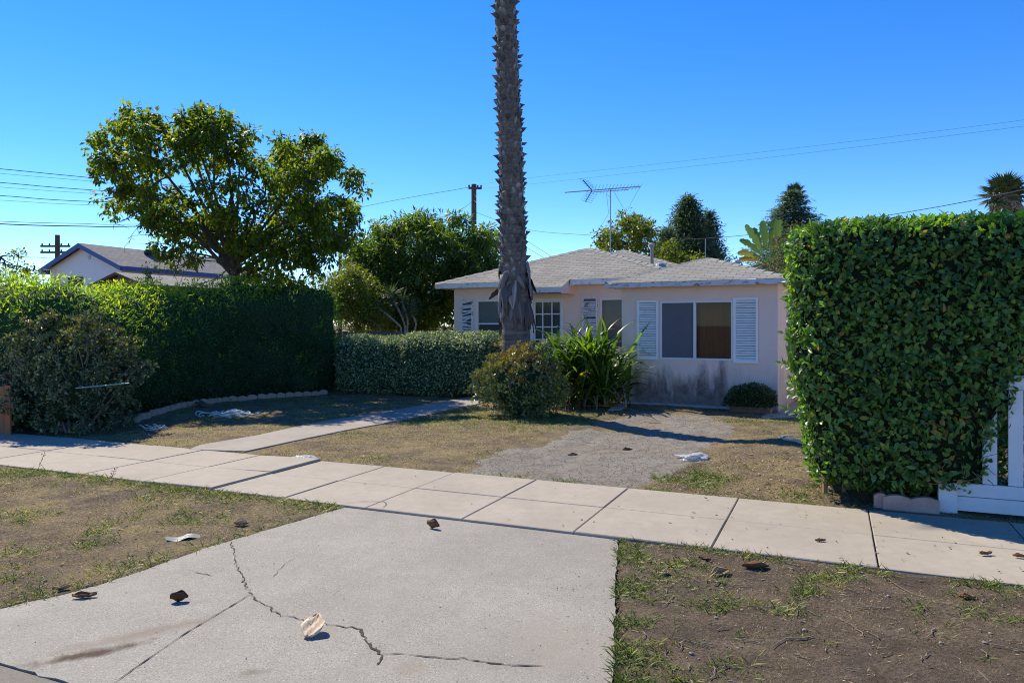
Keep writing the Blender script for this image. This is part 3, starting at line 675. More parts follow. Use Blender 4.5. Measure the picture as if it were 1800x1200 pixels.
# ------------------------------------------------------------------ palm in the middle of the yard
PALM = Vector((.07, 13.75, -.02))
palm = empty('palm_tree', PALM, 0, 'tall straight palm with spiky cut leaf bases in front of the bungalow', 'palm')
def pc(z):                                                      # leaning, slightly curved axis
    return Vector((.04 - .025 * z - .0008 * z * z, .0, z))
def prad(z):
    return .268 + .165 * math.exp(-z / .55) - .0115 * z + (.0 if z < 2.6 else .0)
m = NT('palm_trunk'); v = m.oc(); rg = m.noise(m.map(v, (.6, .6, 11)), 2.2, 6, .7, .4); f = m.noise(v, 9, 7, .7)
c = m.mix(m.ramp(rg, [(.35, 0.), (.62, 1.)]), (.085, .07, .058), (.20, .17, .145)); c = m.mix(m.ramp(f, [(.45, 0.), (.7, .6)]), c, (.27, .23, .195))
m.col(c).rough(.95, .15); m.bump(m.math('ADD', rg, m.math('MULTIPLY', f, .5)), .8, .03); M['palm'] = m.m
bm = bmesh.new(); zs = [i * .08 - .1 for i in range(126)]
tube(bm, [pc(z) for z in zs], [prad(z) * (1 + .035 * math.sin(z * 31) * random.random()) for z in zs], 28)
obj('trunk', bm, M['palm'], palm, smooth=True)
M['boot'] = foliage('palm_leaf_base', [(0, (.065, .058, .053)), (.55, (.17, .155, .143)), (1, (.36, .33, .31))], .8, .0, .25)
V, Q, T, tn = [], [], [], []
NB = 520
for i in range(NB):
    z = 2.62 + 6.9 * i / NB; a = i * 2.39996 + random.gauss(0, .1); r = prad(z)
    o = np.array(pc(z)); er = np.array((math.cos(a), math.sin(a), 0)); et = np.array((-math.sin(a), math.cos(a), 0)); ez_ = np.array((0, 0, 1.))
    wd = random.uniform(.08, .17) * (.8 + .4 * mnoise.noise(Vector((z * 1.3, a * .1, 0)))); ln = random.uniform(.04, .125) if random.random() < .7 else .025; up = random.uniform(-.01, .045); b = len(V); sk = random.uniform(-.03, .03)
    tw = random.uniform(-.02, .02)
    V += [o + er * (r - .03) - ez_ * .13, o + er * (r + .012) - et * wd / 2 - ez_ * (.03 - tw), o + er * (r + .012) + et * wd / 2 - ez_ * (.03 + tw),
          o + er * (r + ln * .55) + et * sk * .5 - ez_ * .035, o + er * (r + ln) + et * sk + ez_ * up, o + er * (r + .004) + ez_ * .02 - et * wd * .3, o + er * (r + .004) + ez_ * .02 + et * wd * .3, o + er * (r + ln * .45) + ez_ * (.01 + up * .4)]
    Q += [(b, b + 2, b + 3, b + 1)]; T += [(b + 1, b + 3, b + 4), (b + 3, b + 2, b + 4), (b + 1, b + 4, b + 5), (b + 2, b + 6, b + 4), (b + 5, b + 4, b + 7), (b + 7, b + 4, b + 6), (b + 5, b + 7, b + 6)]
    t_ = min(1, max(0, random.random() * .8 + .45 * mnoise.noise(Vector((z * 1.7, math.cos(a), math.sin(a)))))); tn += [t_ * .8, t_ * .8, t_ * .8, t_, min(1, t_ + .25), t_ * .35, t_ * .35, t_ * .6]
np_mesh('leaf_bases', np.array(V), [np.array(Q), np.array(T)], M['boot'], palm, tn, False)['kind'] = 'stuff'
# hanging dead leaf bases around the lower trunk
M['flap'] = foliage('dead_leaf_base', [(0, (.06, .048, .042)), (.5, (.20, .17, .155)), (1, (.44, .40, .38))], .7, .0, .3)
for i in range(58):
    a = i * 2.39996 + random.gauss(0, .25); z = random.uniform(1.95, 2.85); n = 9; ln = random.uniform(.28, .66); wd = random.uniform(.10, .20)
    er = Vector((math.cos(a), math.sin(a), 0)); et = Vector((-math.sin(a), math.cos(a), 0)); bulge = random.uniform(.015, .055); sw_ = random.gauss(0, .14); tone = random.random() ** 1.3; fl = random.choice((0, 0, 0, .025)); twist = random.gauss(0, .25)
    V, Q, tn = [], [], []
    for k in range(n + 1):
        t = k / n; zz_ = z - ln * t; r = prad(zz_) + .008 + bulge * math.sin(math.pi * min(1, t * .8 + .1)) + .009 * (i % 4) + fl * t * t
        wv_ = wd * (math.sin(math.pi * (.2 + .8 * t) ** .9) * .85 + .15) * (1 if t < 1 else .3) * (1 + .12 * math.sin(k * 2.1 + i)); cpt = pc(zz_) + er * r + et * sw_ * t
        for s_2 in (-1, -.5, 0, .5, 1):
            V.append(cpt + et * s_2 * wv_ / 2 - er * (.05 * s_2 * s_2 * (1 - t * .6) + .03 * twist * s_2 * t)); tn.append(min(1, max(0, tone * (.75 + .3 * (s_2 == 0)) + .12 * math.sin(s_2 * 5 + i))))
    for k in range(n):
        for j in range(4): b = k * 5 + j; Q.append((b, b + 1, b + 6, b + 5))
    np_mesh('dead_leaf_base', np.array([tuple(v_) for v_ in V]), [np.array(Q)], M['flap'], palm, tn, True)
# crown above the picture
M['frond'] = foliage('palm_frond', [(0, (.04, .07, .02)), (1, (.09, .14, .04))], .45, .3)
for i in range(18):
    a = i * 2.39996; el = R(75 - 48 * (i / 18)); top = pc(9.55); V, Q, tn = [], [], []
    d = Vector((math.cos(a) * math.cos(el), math.sin(a) * math.cos(el), math.sin(el))); tip = top + d * 2.3 + Vector((math.cos(a) * .7, math.sin(a) * .7, -.35))
    pts = bezier(top, top + d * 1.5, tip, 16); bmf = bmesh.new(); tube(bmf, pts, [.03 - .0015 * k for k in range(17)], 5); fo = obj('frond', bmf, M['frond'], palm)
    PP, DD, NN = [], [], []
    for k in range(3, 48):
        t = k / 48 * 16; j = min(15, int(t)); p_ = pts[j].lerp(pts[j + 1], t - j); d_ = (pts[j + 1] - pts[j]).normalized(); sd = d_.cross(Vector((0, 0, 1))).normalized(); upv = sd.cross(d_)
        for s_2 in (-1, 1): PP.append(p_); DD.append(sd * s_2 * .8 + d_ * .55 + upv * .15); NN.append(upv)
    leaves('leaflet', np.array([tuple(x) for x in PP]), np.array([tuple(x) for x in DD]), np.array([tuple(x) for x in NN]), .55, .04, rng.random(len(PP)), M['frond'], fo, droop=.3)

# ------------------------------------------------------------------ hedges
def blob_core(name, fn, nu, nv, mat, parent):
    """closed tube-like core: fn(u, v) -> point, u along, v around"""
    V = [fn(i / nu, j / nv) for i in range(nu + 1) for j in range(nv)]; Q = []
    for i in range(nu):
        for j in range(nv): Q.append((i * nv + j, i * nv + (j + 1) % nv, (i + 1) * nv + (j + 1) % nv, (i + 1) * nv + j))
    n0 = len(V); V += [tuple(np.mean(V[:nv], 0)), tuple(np.mean(V[nu * nv:nu * nv + nv], 0))]
    T = [(n0, (j + 1) % nv, j) for j in range(nv)] + [(n0 + 1, nu * nv + j, nu * nv + (j + 1) % nv) for j in range(nv)]
    return np_mesh(name, np.array(V), [np.array(Q), np.array(T)], mat, parent, np.full(len(V), .1))
def hedge(name, path, half, height, rough_, leafn, mat, coremat, label, cat, lsize, lw, zlow=.05, hi=False, flare=0, tilt=0, bias=None, group=None, top_fn=None, spread=.10, face=None, outward=.9, seed=0, updir=.25, nu=70, roundness=.25, droop=.15, dangle=1.0, endcap=1.1):
    path = [Vector(p) for p in path]; org = path[0].copy(); org.z = 0
    ro = empty(name, org, 0, label, cat, group)
    seg = [(b - a).length for a, b in zip(path[:-1], path[1:])]; tot = sum(seg)
    def at(u):
        d = u * tot; i = 0
        while i < len(seg) - 1 and d > seg[i]: d -= seg[i]; i += 1
        a, b = path[i], path[i + 1]; return a.lerp(b, min(1, d / seg[i])), (b - a).normalized()
    def fn(u, v):
        p, d = at(u); s = Vector((-d.y, d.x, 0)); e = min(u, 1 - u) * tot; cap = min(1, .15 + .85 * math.sqrt(min(1, e / max(.01, half * endcap))))
        a = v * 2 * math.pi; cx, cz = math.cos(a), math.sin(a); k = 1 / max(abs(cx), abs(cz)); k = 1 + (k - 1) * (1 - roundness)   # rounded square section
        h = height if top_fn is None else top_fn(u)
        x = cx * k * half * cap; z = zlow + (h - zlow) * (.5 + .5 * min(1, max(-1, cz * k))) ; t = (z - zlow) / (h - zlow)
        x *= 1 + flare * (t - .4)
        z += tilt * cx * k * max(0, t - .45)
        if e < half * endcap: z = zlow + (z - zlow) * (.84 + .16 * cap)
        q = p + s * x - org; q = Vector((q.x, q.y, z)); nn = mnoise.noise_vector(q * 1.3 + Vector((seed * 7.1, 0, 0))) * rough_ + mnoise.noise_vector(q * 4) * rough_ * .45
        nn.z *= .7
        return tuple(q + nn)
    core = blob_core('light_blocking_core', fn, nu, 36, coremat, ro)  # solid core added so light does not leak through the leaves
    Pn, Nn = sample_mesh(core, leafn, face); n = leafn
    Nn = np.where(rng.random((n, 1)) < 2, Nn, Nn)
    off = rng.random((n, 1)) ** 1.6 * spread
    D = unit(rand_dir(n) * dangle + Nn * .55 + np.array((0, 0, updir))); N = unit(Nn * outward + rand_dir(n) * .75 + np.array((0, 0, .25)))
    tint = rng.random(n)
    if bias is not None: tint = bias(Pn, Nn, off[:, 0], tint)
    lf = leaves('foliage', Pn + Nn * (off - spread * .25), D, N, lsize * (.6 + .8 * rng.random(n)), lw * (.7 + .6 * rng.random(n)), tint, mat, ro, hi, droop)
    return ro, core
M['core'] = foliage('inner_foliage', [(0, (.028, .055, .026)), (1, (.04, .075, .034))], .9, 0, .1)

# right hedge: broad glossy leaves, wider at the top than at its foot
M['ficus'] = foliage('broad_hedge_leaf', [(0, (.035, .08, .022)), (.45, (.075, .175, .045)), (.78, (.12, .25, .06)), (.93, (.21, .32, .06)), (.965, (.36, .33, .04)), (1, (.42, .22, .08))], .36, .42, .5, (2.1, 2.1, .4))
HP = Vector((2.78, 6.72, 0))
def hpt(s, b): return HP + SD * s + SN * b
rh = empty('tall_clipped_hedge', hpt(.7, .6), 0, 'tall square clipped hedge of broad glossy leaves beside the sidewalk and white fence', 'hedge')
ro = rh.location
def rfn(u, v):
    a = v * 2 * math.pi; cx, cz = math.cos(a), math.sin(a); k = 1 / max(abs(cx), abs(cz)); k = 1 + (k - 1) * .82
    zt = .5 + .5 * max(-1, min(1, cz * k)); z = .17 + 2.32 * zt
    dep = .70 * cx * k * (.93 + .12 * zt)
    s0 = -.02 - .20 * min(1, zt * 1.25) ** .9; s1 = 1.34 + .62 * max(0, (zt - .12) / .88) ** .8 + (.25 if zt > .75 else 0)
    s = s0 + (s1 - s0) * u; e = min(u, 1 - u) * (s1 - s0); cap = min(1, .62 + .38 * math.sqrt(min(1, e / .3)))
    q = hpt(s, .62 + dep * cap) - ro; q = Vector((q.x, q.y, z - (1 - cap) * .12 * (1 if zt > .5 else -1)))
    nn = mnoise.noise_vector(q * 1.7) * .055 + mnoise.noise_vector(q * 5) * .03
    return tuple(q + nn)
M['coredark'] = foliage('painted_depth_shade', [(0, (.012, .018, .008)), (1, (.02, .03, .012))], .9, 0, .1)  # darker than the other cores: depth shade painted into the colour
rc = blob_core('light_blocking_core', rfn, 40, 48, M['coredark'], rh)  # closed core added behind the leaves to block light
n = 36000
Pn, Nn = sample_mesh(rc, n)
off = rng.random((n, 1)) ** 1.3 * .10
keep = fbm(Pn[:, 0] * 5 + 9, Pn[:, 2] * 5 + 5, 77, 3) + rng.random(n) * .35 > .42
worn = ((Pn @ np.array((SD.x, SD.y, 0))) > .15) & (Pn[:, 2] < .85) & (Pn[:, 2] > .2); keep &= ~(worn & (rng.random(n) < .16))
Pn, Nn, off = Pn[keep], Nn[keep], off[keep]; n = len(Pn)
D = unit(rand_dir(n) * .8 + Nn * .35 + np.array((0, 0, .38))); N = unit(Nn * .95 + rand_dir(n) * .62 + np.array((0, 0, .2)))
tint = rng.random(n) ** .95 * .96; y_ = rng.random(n) < .012; tint[y_] = .95 + .05 * rng.random(y_.sum())  # brightest tints on sparse leaves paint backlit edges
wn_ = (Pn @ np.array((SD.x, SD.y, 0)) > .15) & (Pn[:, 2] < .85) & (rng.random(n) < .10); tint[wn_] = .97 + .03 * rng.random(wn_.sum())
young = (Nn[:, 2] > .6) & (rng.random(n) < .55); tint[young] = .7 + .25 * rng.random(young.sum())
leaves('foliage', Pn + Nn * (off - .02), D, N, .060 * (.4 + 1.1 * rng.random(n)), .037 * (.6 + .75 * rng.random(n)), tint, M['ficus'], rh, True, .22, .35)
A3 = lambda L_: np.array([tuple(x) for x in L_])
for i in range(52):                                            # young shoots above the top and out of the side
    s = random.uniform(-.15, 2.0); b = hpt(s, random.uniform(.0, 1.2)) - ro + Vector((0, 0, 2.47)); d = Vector((random.gauss(0, .25), random.gauss(0, .25), 1)).normalized(); ln = random.uniform(.05, .17)
    if i < 9: b = hpt(-.2 + random.uniform(0, .06), random.uniform(.05, .5)) - ro + Vector((0, 0, random.uniform(.7, 1.9))); d = Vector((-.95, -.2, random.uniform(.1, .6))).normalized(); ln = random.uniform(.06, .22)
    bm = bmesh.new(); tube(bm, [b - d * .1, b + d * ln], [.004, .0025], 4); sh = obj('shoot', bm, M['greybark'], rh); PP, DD, NN = [], [], []
    for k in range(4 + int(ln * 22)):
        t = k / (4 + ln * 22); PP.append(b + d * ln * t); a = k * 2.4; e = d.orthogonal().normalized(); e = Matrix.Rotation(a, 3, d) @ e; DD.append(e * .8 + d * .8); NN.append(d - e * .4)
    leaves('leaves', A3(PP), A3(DD), A3(NN), .068, .038, .55 + .38 * rng.random(len(PP)), M['ficus'], sh, True, .2, .3)
M['twig'] = mottled('dry_twig', (.22, .13, .07), (.34, .22, .12), 9, .9, .2)
for i in range(64):                                            # bare twigs in the worn patches, and the stems at the foot
    bm = bmesh.new(); s = random.choice((random.uniform(.7, 1.3), random.uniform(-.1, 1.5))); p = hpt(s, .0 + random.uniform(-.06, .06)) - ro + Vector((0, 0, random.choice((random.uniform(.25, .7), random.uniform(.3, 2.2)))))
    d = Vector((random.gauss(0, 1), random.gauss(0, .35), random.gauss(0, .8))).normalized() * random.uniform(.06, .2); tube(bm, [p, p + d * .5 + Vector((0, -.02, random.gauss(0, .01))), p + d], [.0035, .003, .002], 4); obj('twig', bm, M['twig'], rh)
for i in range(8):
    bm = bmesh.new(); p = hpt(.05 + i * .17, .3 + .3 * random.random()) - ro; tube(bm, [p + Vector((0, 0, -.05)), p + Vector((random.gauss(0, .05), random.gauss(0, .05), .7))], [.026, .018], 6); obj('stem', bm, M['twig'], rh)

# left hedge: fine feathery leaves, tall, turning away along the street at its near end
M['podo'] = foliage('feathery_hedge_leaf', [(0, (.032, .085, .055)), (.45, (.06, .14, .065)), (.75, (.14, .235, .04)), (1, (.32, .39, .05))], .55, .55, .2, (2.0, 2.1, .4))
e0 = Vector((-6.25, 12.7, 0)); ed = Vector((.397, .917, 0)); en = Vector((-.917, .397, 0))
def e_pt(t, off=0): return e0 + ed * t + en * off
cn = e_pt(-1.25, .62)
M['podobias'] = None
def sunlit_top_tint(Pn, Nn, off, t): return np.clip(t * .6 + .5 * np.clip(off / .28 - .2, 0, 1) * (Nn[:, 2] > .2) + .25 * (Nn[:, 2] > .4), 0, 1)  # upward and outer leaves tinted brighter, painting sun onto the hedge top
def ltop(u):
    d = u * 12.0                                                # metres from the left end
    h = np.interp(d, [0, 3.5, 4.6, 6.4, 8.8, 12.0], [2.28, 2.20, 2.12, 2.10, 2.32, 2.60])
    return h + .05 * math.sin(d * 2.1) + .04 * math.sin(d * 5.3 + 1)
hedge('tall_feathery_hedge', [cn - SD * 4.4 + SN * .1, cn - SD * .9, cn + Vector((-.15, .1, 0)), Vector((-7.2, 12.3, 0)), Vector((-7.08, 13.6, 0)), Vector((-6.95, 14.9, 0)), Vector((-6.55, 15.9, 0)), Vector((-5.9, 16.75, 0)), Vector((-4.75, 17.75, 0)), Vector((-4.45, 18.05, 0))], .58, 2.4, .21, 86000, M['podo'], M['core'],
      'long tall dark feathery hedge with bright sunlit top along the left side of the yard', 'hedge', .085, .022, .0, False, 0, .26, sunlit_top_tint, None, ltop, .32, lambda nn, c_: np.where((nn[:, 0] < -.5) & (c_[:, 1] > 2.5), .35, 1.), .5, 1, .45, 90, .55, .25)

# low variegated hedge in front of the house
M['varieg'] = foliage('variegated_leaf', [(0, (.10, .155, .07)), (.5, (.20, .27, .13)), (.8, (.36, .42, .21)), (1, (.56, .60, .36))], .5, .25, .35, (1.3, 1.35, .7))
hedge('low_clipped_hedge', [(-4.05, 17.75, 0), (-2.45, 17.33, 0)], .62, 1.27, .12, 15000, M['varieg'], M['core'], 'low grey green variegated hedge clipped square, between the tall dark hedge and its twin', 'hedge', .062, .034, .06, False, 0, .16, None, 'low variegated hedges', None, .10, None, .8, 3, .2, 34, .38, endcap=.35)
hedge('low_clipped_hedge', [(-2.58, 17.36, 0), (-.25, 16.85, 0)], .62, 1.33, .10, 17000, M['varieg'], M['core'], 'low grey green variegated hedge under the bungalow window, ending at the palm trunk', 'hedge', .062, .034, .06, False, 0, .16, None, 'low variegated hedges', None, .10, None, .8, 4, .2, 34, .38, endcap=.35)
hedge('low_clipped_hedge', [(.62, 16.6, 0), (1.55, 16.15, 0)], .45, 1.25, .09, 7000, M['varieg'], M['core'], 'short piece of variegated hedge below the front door, right of the palm trunk', 'hedge', .062, .034, .06, False, 0, .16, None, 'low variegated hedges', None, .10, None, .8, 5, .2, 24, .45, endcap=.5)

# ------------------------------------------------------------------ succulent shrubs
M['jade'] = foliage('jade_leaf', [(0, (.08, .13, .055)), (.5, (.17, .23, .09)), (.76, (.32, .32, .08)), (.9, (.52, .38, .06)), (1, (.5, .18, .07))], .35, .12, .5, (1.3, 1.3, .5))
M['jadedark'] = foliage('grey_jade_leaf', [(0, (.06, .095, .06)), (.5, (.13, .18, .10)), (.72, (.20, .24, .11)), (.9, (.5, .45, .08)), (1, (.6, .45, .06))], .4, .10, .45, (1.3, 1.3, .5))
def jade(name, loc, rx, ry, rz, npads, mat, label, top_bias, seed, perpad=26, lsz=.04, branches=26, padr=.075):
    rr = random.Random(seed); root = empty(name, loc, 0, label, 'shrub'); bm = bmesh.new(); PP, DD, NN, TT = [], [], [], []
    bb = bmesh.new(); bmesh.ops.create_icosphere(bb, subdivisions=3, radius=1)
    for v_ in bb.verts:
        v_.co = Vector((v_.co.x * rx * .66, v_.co.y * ry * .66, max(-.02, rz * .45 + v_.co.z * rz * .40))) + mnoise.noise_vector(v_.co * 2.2) * .12
        v_.co.z = max(v_.co.z, -.02)
    core = obj('light_blocking_core', bb, M['core'], root); a_ = core.data.attributes.new('tint', 'FLOAT', 'POINT')  # solid core added inside the shrub, blocks light between the leaf pads
    for i in range(npads):
        while True:
            d = Vector((rr.gauss(0, 1), rr.gauss(0, 1), rr.gauss(.25, 1))).normalized()
            if d.z > -.8: break
        k = rr.uniform(.74, 1.08) * (1 + .34 * mnoise.noise(d * 2.1 + Vector((seed, 0, 0))) + .16 * mnoise.noise(d * 5 + Vector((seed, 0, 0))))
        p = Vector((d.x * rx * k, d.y * ry * k, rz * .46 + d.z * rz * .54 * k)); p.z = max(.06 + .1 * rr.random(), p.z)
        if i < branches * 4 and d.z > -.1:
            q0 = Vector((rr.gauss(0, rx * .14), rr.gauss(0, ry * .14), -.03)); mid = q0.lerp(p, .55) + Vector((rr.gauss(0, .08), rr.gauss(0, .08), .06 + rr.random() * .1))
            tube(bm, bezier(q0, mid, p, 6), [.022, .019, .016, .013, .010, .008, .006], 5)
            e = p - d * .22 + Vector((rr.gauss(0, .13), rr.gauss(0, .13), rr.gauss(0, .08))); tube(bm, [mid.lerp(p, .5), e, e + d * .2], [.011, .008, .006], 4)
        up = max(0, d.z)
        for j in range(perpad):
            e = Vector((rr.gauss(0, 1), rr.gauss(0, 1), rr.gauss(0, 1))).normalized(); e = (e + d * .5 + Vector((0, 0, .25))).normalized()
            PP.append(p + e * padr * rr.random() ** .5 * .9); DD.append(e + Vector((rr.gauss(0, .3), rr.gauss(0, .3), .25))); NN.append(d + e.orthogonal() * .9 + Vector((0, 0, .5)))
            t = rr.random() * .72; 
            if rr.random() < top_bias * (up ** 1.5) * 1.4 + top_bias * .12: t = rr.uniform(.74, 1)
            TT.append(t)
    obj('branch', bm, M['greybark'], root)
    n = len(PP); A = lambda L_: np.array([tuple(x) for x in L_])
    leaves('foliage', A(PP), A(DD), A(NN), lsz * (.7 + .6 * rng.random(n)), lsz * .72 * (.7 + .6 * rng.random(n)), np.array(TT), mat, root, False, .05, .3, .6)
    return root
jade('jade_shrub', (-6.82, 11.5, -.02), .93, .82, 1.72, 760, M['jadedark'], 'big grey green succulent shrub with pale bare branches in front of the left hedge', .34, 11, 32, .05, 34, .075)
jade('jade_shrub', (.17, 13.05, -.02), .74, .60, 1.18, 400, M['jade'], 'rounded yellow and red tipped succulent bush growing around the foot of the palm', .6, 12, 26, .052, 30, .08)

# strappy clump against the front wing
M['strap'] = foliage('strap_leaf', [(0, (.035, .075, .018)), (.5, (.10, .19, .032)), (.9, (.24, .34, .05)), (1, (.30, .26, .05))], .35, .42, .5, (1.7, 1.8, .3))
clump = empty('strap_leaf_clump', (1.50, 14.75, -.02), 0, 'arching clump of long bright green strap leaves against the left corner of the front wing', 'plant')
V, Q, tn = [], [], []; rr = random.Random(5)
for i in range(720):
    a = rr.uniform(0, 2 * math.pi); b = Vector((rr.gauss(0, .27), rr.gauss(0, .2), rr.random() ** 1.5 * .95)); el = rr.uniform(.45, 1.55); ln = rr.uniform(.72, 1.18) * (1 + .22 * (el > 1.05)); wd = rr.uniform(.05, .085)
    d = Vector((math.cos(a) * math.cos(el), math.sin(a) * math.cos(el), math.sin(el))); out = Vector((math.cos(a), math.sin(a), 0))
    pts = bezier(b, b + d * ln * .6, b + d * ln * .8 + out * ln * rr.uniform(.08, .36) - Vector((0, 0, ln * rr.uniform(.0, .5))), 7)
    s = Vector((-math.sin(a), math.cos(a), 0)); t_ = rr.random() ** 1.2 * .9; t_ = 1. if rr.random() < .03 else t_; o = len(V)
    for k, p in enumerate(pts):
        w_ = wd * (.55, .8, .95, 1, .95, .8, .5, .06)[k] / 2; dd_ = (pts[min(7, k + 1)] - pts[max(0, k - 1)]).normalized(); nn = s.cross(dd_) * w_ * .5
        V += [p + s * w_ + nn, p, p - s * w_ + nn]; tn += [t_] * 3
    for k in range(7):
        for j in (0, 1): q_ = o + k * 3 + j; Q.append((q_, q_ + 1, q_ + 4, q_ + 3))
np_mesh('foliage', np.array([tuple(x) for x in V]), [np.array(Q)], M['strap'], clump, tn, True)
V, Q, tn = [], [], []
for i in range(26):                                            # dry brown straps drooping at its foot
    a = rr.uniform(math.pi, 2 * math.pi); b = Vector((rr.gauss(.1, .3), rr.gauss(-.1, .15), .45)); out = Vector((math.cos(a), math.sin(a), 0)); pts = bezier(b, b + out * .3 + Vector((0, 0, .1)), b + out * .42 - Vector((0, 0, .45)), 6); s = Vector((-math.sin(a), math.cos(a), 0)); o = len(V)
    for k, p in enumerate(pts): w_ = .016; V += [p + s * w_, p - s * w_]; tn += [rr.random()] * 2
    for k in range(6): q_ = o + k * 2; Q.append((q_, q_ + 1, q_ + 3, q_ + 2))
np_mesh('dry_leaves', np.array([tuple(x) for x in V]), [np.array(Q)], foliage('dry_strap', [(0, (.16, .11, .07)), (1, (.34, .26, .18))], .8, .1, .2), clump, tn, True)

# small dark shrub in a low terracotta trough at the right corner of the wing
lp = HM @ Vector((-.42, -.32, 0)); tr_ = empty('planter', (lp.x, lp.y, -.02), HR, 'low brown terracotta trough on the ground at the right front corner of the pink wing', 'planter')
bm = bmesh.new(); box(bm, -.36, .36, -.15, .15, 0, .11); bmesh.ops.bevel(bm, geom=list(bm.edges), offset=.012, segments=2); obj('trough', bm, mottled('brown_terracotta', (.20, .095, .06), (.29, .15, .095), 8, .85, .3), tr_)
bm = bmesh.new(); box(bm, -.38, .38, -.17, .17, .112, .135); bmesh.ops.bevel(bm, geom=list(bm.edges), offset=.008, segments=2); obj('rim', bm, mottled('terracotta_rim', (.26, .13, .08), (.33, .18, .12), 8, .85, .3), tr_)
M['dk'] = foliage('dark_small_leaf', [(0, (.03, .05, .02)), (.7, (.07, .11, .04)), (1, (.13, .17, .05))], .5, .3)
bush = empty('low_bush', (lp.x, lp.y, .08), 0, 'small dark dense bush growing in the terracotta trough below the right shutter', 'bush')
n = 5200; d = rand_dir(n); d[:, 2] = np.abs(d[:, 2]) * 1.0 - .2; k = rng.random((n, 1)) ** .35 * (1 + .3 * (fbm(d[:, 0] * 3 + 5, d[:, 2] * 3, 9, 3) - .5))[:, None]
Pn = d * k * np.array((.50, .34, .42)) + np.array((0, 0, .12)); leaves('foliage', Pn, d + rand_dir(n) * .7, rand_dir(n) + np.array((0, 0, .5)), .05, .02, rng.random(n), M['dk'], bush)
bm = bmesh.new()
for i in range(14): a = i * 2.4; tube(bm, [(0, 0, 0), (math.cos(a) * .3, math.sin(a) * .2, .22 + random.random() * .2)], [.01, .005], 4)
obj('stem', bm, M['darkbark'], bush)

# ------------------------------------------------------------------ trees
def crown_tree(name, label, base, trunk_pts, trunk_r, outline, Y, depth, nclump, clump_r, per, lsize, lw, mat, bark, seed, limbs=10, hang=.0, droop=.2, cat='tree', group=None, hi=False, hole=.0, extra=(), inner=True, shell=.55, upd=.1):
    """tapered trunk and limbs, and a crown of leaf clumps filling the real-size volume given by the outline (x, z in metres at distance Y)"""
    rr = random.Random(seed); root = empty(name, base, 0, label, cat, group); base = Vector(base)
    poly = [(P(px, py, Y).x, P(px, py, Y).z) for px, py in outline]; xs = [p[0] for p in poly]; zs = [p[1] for p in poly]
    W = max(xs) - min(xs); cl = []
    guard = 0
    while len(cl) < nclump and guard < 60000:
        guard += 1
        x, z = rr.uniform(min(xs), max(xs)), rr.uniform(min(zs), max(zs))
        if not inpoly(np.array([x]), np.array([z]), poly)[0]: continue
        e = float(polydist(np.array([x]), np.array([z]), poly)[0])
        if e < clump_r * .45 and rr.random() < .6: continue
        dm = depth * math.sqrt(min(1, e / (W * .26))) * .5 + clump_r * .3; y = rr.choice((-1, 1)) * dm * (rr.random() ** shell)
        v = Vector((x, Y + y, z))
        if hole and mnoise.noise(v * .9 + Vector((seed, 0, 0))) < -.35 + hole: continue
        cl.append(v - base)
    cl += [P(px, py, Y + rr.uniform(-.9, .9)) - base for px, py in extra]
    bm = bmesh.new(); tp = [Vector(p) - base for p in trunk_pts]; nT = len(tp)
    tube(bm, tp, [trunk_r * (1.25 - .75 * i / (nT - 1)) for i in range(nT)], 12); obj('trunk', bm, bark, root, smooth=True)
    bm = bmesh.new(); order = cl[:]; rr.shuffle(order)
    nodes = []
    for c_ in order[:limbs]:                                    # main limbs
        s = tp[-1] if rr.random() < .65 else tp[-2].lerp(tp[-1], rr.random()); mid = s.lerp(c_, .5) + Vector((rr.gauss(0, .12), rr.gauss(0, .1), .12 * (c_ - s).length)); b = bezier(s, mid, c_, 9)
        tube(bm, b, [trunk_r * .30 * (1 - .88 * i / 9) + .006 for i in range(10)], 7); nodes += b[3:]
    for c_ in order[limbs:]:                                    # side branches to the nearest limb
        s = min(nodes, key=lambda q: (q - c_).length) if nodes else tp[-1]
        b = bezier(s, s.lerp(c_, .5) + Vector((rr.gauss(0, .08), rr.gauss(0, .08), rr.gauss(.05, .08))), c_, 5); tube(bm, b, [.020, .017, .013, .010, .008, .005], 4, False)
        if rr.random() < .5: nodes.append(c_)
    obj('limbs', bm, bark, root, smooth=True)
    n = len(cl) * per; ci = np.repeat(np.arange(len(cl)), per); cp = A3(cl)[ci]; d = rand_dir(n); rad = clump_r * (.55 + .8 * rng.random(len(cl)))[ci][:, None] * rng.random((n, 1)) ** .45
    Pn = cp + d * rad * np.array((1, 1, .8)); D = unit(d * .8 + rand_dir(n) * .6 + np.array((0, 0, upd - hang))); N = unit(rand_dir(n) * .7 + d * .5 + np.array((0, 0, .7)))
    ct = rng.random(len(cl))[ci] * .35
    leaves('crown', Pn, D, N, lsize * (.6 + .7 * rng.random(n)), lw * (.7 + .6 * rng.random(n)), np.clip(ct + .65 * rng.random(n), 0, 1), mat, root, hi, droop)
    return root
M['bottle'] = foliage('glossy_tree_leaf', [(0, (.034, .066, .014)), (.5, (.08, .135, .024)), (.82, (.16, .21, .03)), (1, (.28, .28, .04))], .5, .56, .3, (2.3, 2.1, .3))
t0 = P(413, 571, 17.6); t0.z = -.03
crown = [(178, 300), (172, 285), (190, 275), (180, 255), (200, 228), (226, 190), (245, 205), (270, 195), (300, 215), (340, 205), (375, 185), (400, 200), (435, 225), (446, 262), (440, 292), (455, 262), (458, 215), (480, 222), (500, 240), (515, 215), (535, 218), (560, 225), (566, 262), (600, 262), (636, 285), (640, 345), (640, 385), (612, 395), (605, 425), (575, 450), (552, 485), (520, 500), (480, 505), (450, 480), (430, 455), (405, 440), (380, 420), (330, 452), (290, 445), (270, 405), (262, 380), (270, 350), (255, 340), (240, 372), (222, 365), (190, 368), (175, 360), (190, 340)]
